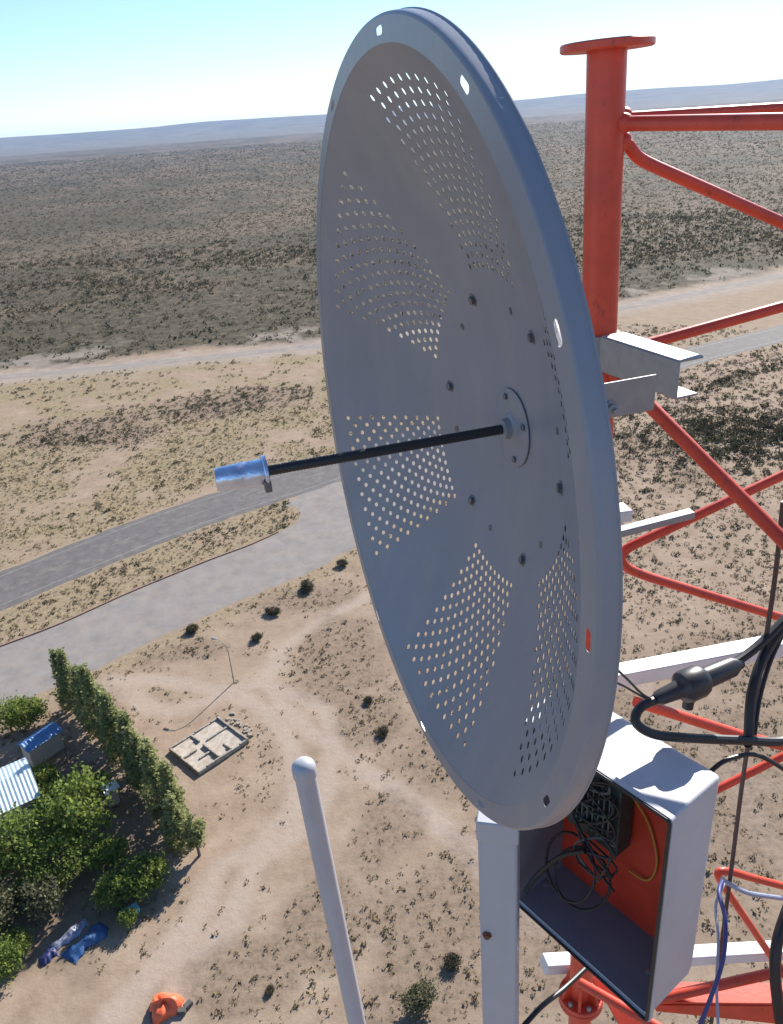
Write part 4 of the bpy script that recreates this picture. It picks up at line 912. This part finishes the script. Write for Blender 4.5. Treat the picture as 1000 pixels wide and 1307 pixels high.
# ================================================================== CABLES
def cable(pts, r, m, label, name='cable', n=8, seg=10, parts=None):
    P = smooth_path(pts, n); mb = MB(); mb.tube(P, r, seg)
    if parts:
        t = thing(name, label, 'cable', P[0]); mb.build('sheath', m, t); return t, P
    return tag(mb.build(name, m, None), label, 'cable')
t, P = cable([at(1040, 930, 1.50), at(1000, 946, 1.48), at(950, 945, 1.45), at(880, 942, 1.415), at(835, 937, 1.395), at(812, 922, 1.39), at(818, 903, 1.40), at(845, 890, 1.42), at(900, 868, 1.45), at(950, 838, 1.48), at(985, 808, 1.50), at(1030, 760, 1.53)], 0.0086, M_BLACK, 'thick black cable looping above the equipment box with a fat joint', parts=True)
ja, jb = at(836, 893, 1.413), at(946, 846, 1.477); d = nrm(jb-ja); Lj = np.linalg.norm(jb-ja)
mb = MB(); mb.lathe([(0.009, 0), (0.014, 0.012), (0.0165, Lj*0.25), (0.018, Lj*0.27), (0.028, Lj*0.31), (0.030, Lj*0.35), (0.030, Lj*0.49), (0.027, Lj*0.53), (0.020, Lj*0.57), (0.0185, Lj*0.88), (0.012, Lj*0.95), (0.010, Lj)], ja, d, 18); mb.build('joint', mat('joint_rubber', (0.035, 0.035, 0.038), 0.38, var=0.2, scale=40), t)
q = ja+d*Lj*0.42; mb = MB(); mb.lathe([(0.012, 0), (0.013, 0.03), (0.010, 0.032), (0.010, 0.05)], q, (-0.1, -0.1, -1), 14); mb.build('side_port', M_BLACK, t)
cable([at(1030, 770, 1.54), at(1000, 800, 1.52), at(975, 838, 1.50), at(960, 885, 1.47), at(956, 940, 1.46), at(954, 948, 1.453)], 0.0097, M_BLACK, 'thick black cable dropping beside the tower to the looped one')
cable([at(1010, 790, 1.54), at(985, 840, 1.52), at(970, 890, 1.50), at(963, 938, 1.47)], 0.0045, M_BLACK, 'thin black lead running alongside the thick dropping cable')
cable([at(908, 984, 1.395), at(922, 973, 1.40), at(940, 966, 1.41), at(962, 963, 1.42), at(985, 972, 1.43), at(1015, 992, 1.45)], 0.0042, M_BLACK, 'thin black cable leaving the box top corner to the right')
cable([at(770, 838, 1.25), at(800, 866, 1.31), at(818, 884, 1.37), at(832, 893, 1.41)], 0.0022, M_BLACK, 'thin black wire slanting from behind the dish to the cable joint')
cable([at(765, 862, 1.25), at(795, 875, 1.31), at(820, 889, 1.38), at(836, 895, 1.415)], 0.0020, M_BLACK, 'thinner lower black wire from behind the dish to the joint')
cable([at(1000, 640, 1.38), at(985, 770, 1.47), at(952, 970, 1.62), at(934, 1107, 1.72), at(905, 1330, 1.9)], 0.0045, mat('brown_cable', (0.07, 0.05, 0.045), 0.6), 'thin dark vertical cable hanging down inside the tower')
cable([at(922, 1125, 1.70), at(918, 1140, 1.66), at(926, 1175, 1.62), at(923, 1225, 1.60), at(905, 1280, 1.60), at(885, 1330, 1.62)], 0.0044, M_BLUE, 'blue cable hanging beside the box')
cable([at(925, 1128, 1.70), at(914, 1155, 1.66), at(917, 1200, 1.62), at(915, 1260, 1.62), at(918, 1330, 1.62)], 0.003, M_PALEBLUE, 'pale grey cable hanging beside the blue one')
cable([at(921, 1122, 1.72), at(950, 1138, 1.72), at(980, 1144, 1.74), at(1030, 1150, 1.78)], 0.005, M_PALEBLUE, 'pale blue cable tied along the lower red brace')
cable([at(1010, 1150, 1.62), at(993, 1200, 1.6), at(990, 1250, 1.6), at(1000, 1330, 1.62)], 0.011, M_BLACK, 'thick black cable bundle hanging in front of the red joint plate')
cable([at(752, 1232, 1.78), at(720, 1262, 1.72), at(690, 1286, 1.66), at(660, 1320, 1.62)], 0.0055, M_BLACK, 'black cable passing below the box behind the square mast')

# ================================================================== HAZE
mb = MB(); mb.box((0, 0, 109), 13400, 13400, 111); o = mb.build('haze', bpy.data.materials.new('haze_air'), None, smooth=False, base=(0, 0, 0)); o['kind'] = 'stuff'; o['label'] = 'thin blue haze of the far distance'
hm = o.data.materials[0]; hm.use_nodes = True; N, L = hm.node_tree.nodes, hm.node_tree.links; N.clear()
ho = N.new('ShaderNodeOutputMaterial'); pv = N.new('ShaderNodeVolumePrincipled'); pv.inputs['Color'].default_value = (0.38, 0.62, 1.0, 1); pv.inputs['Density'].default_value = 5.2e-5; pv.inputs['Anisotropy'].default_value = 0.0
L.new(pv.outputs[0], ho.inputs['Volume'])
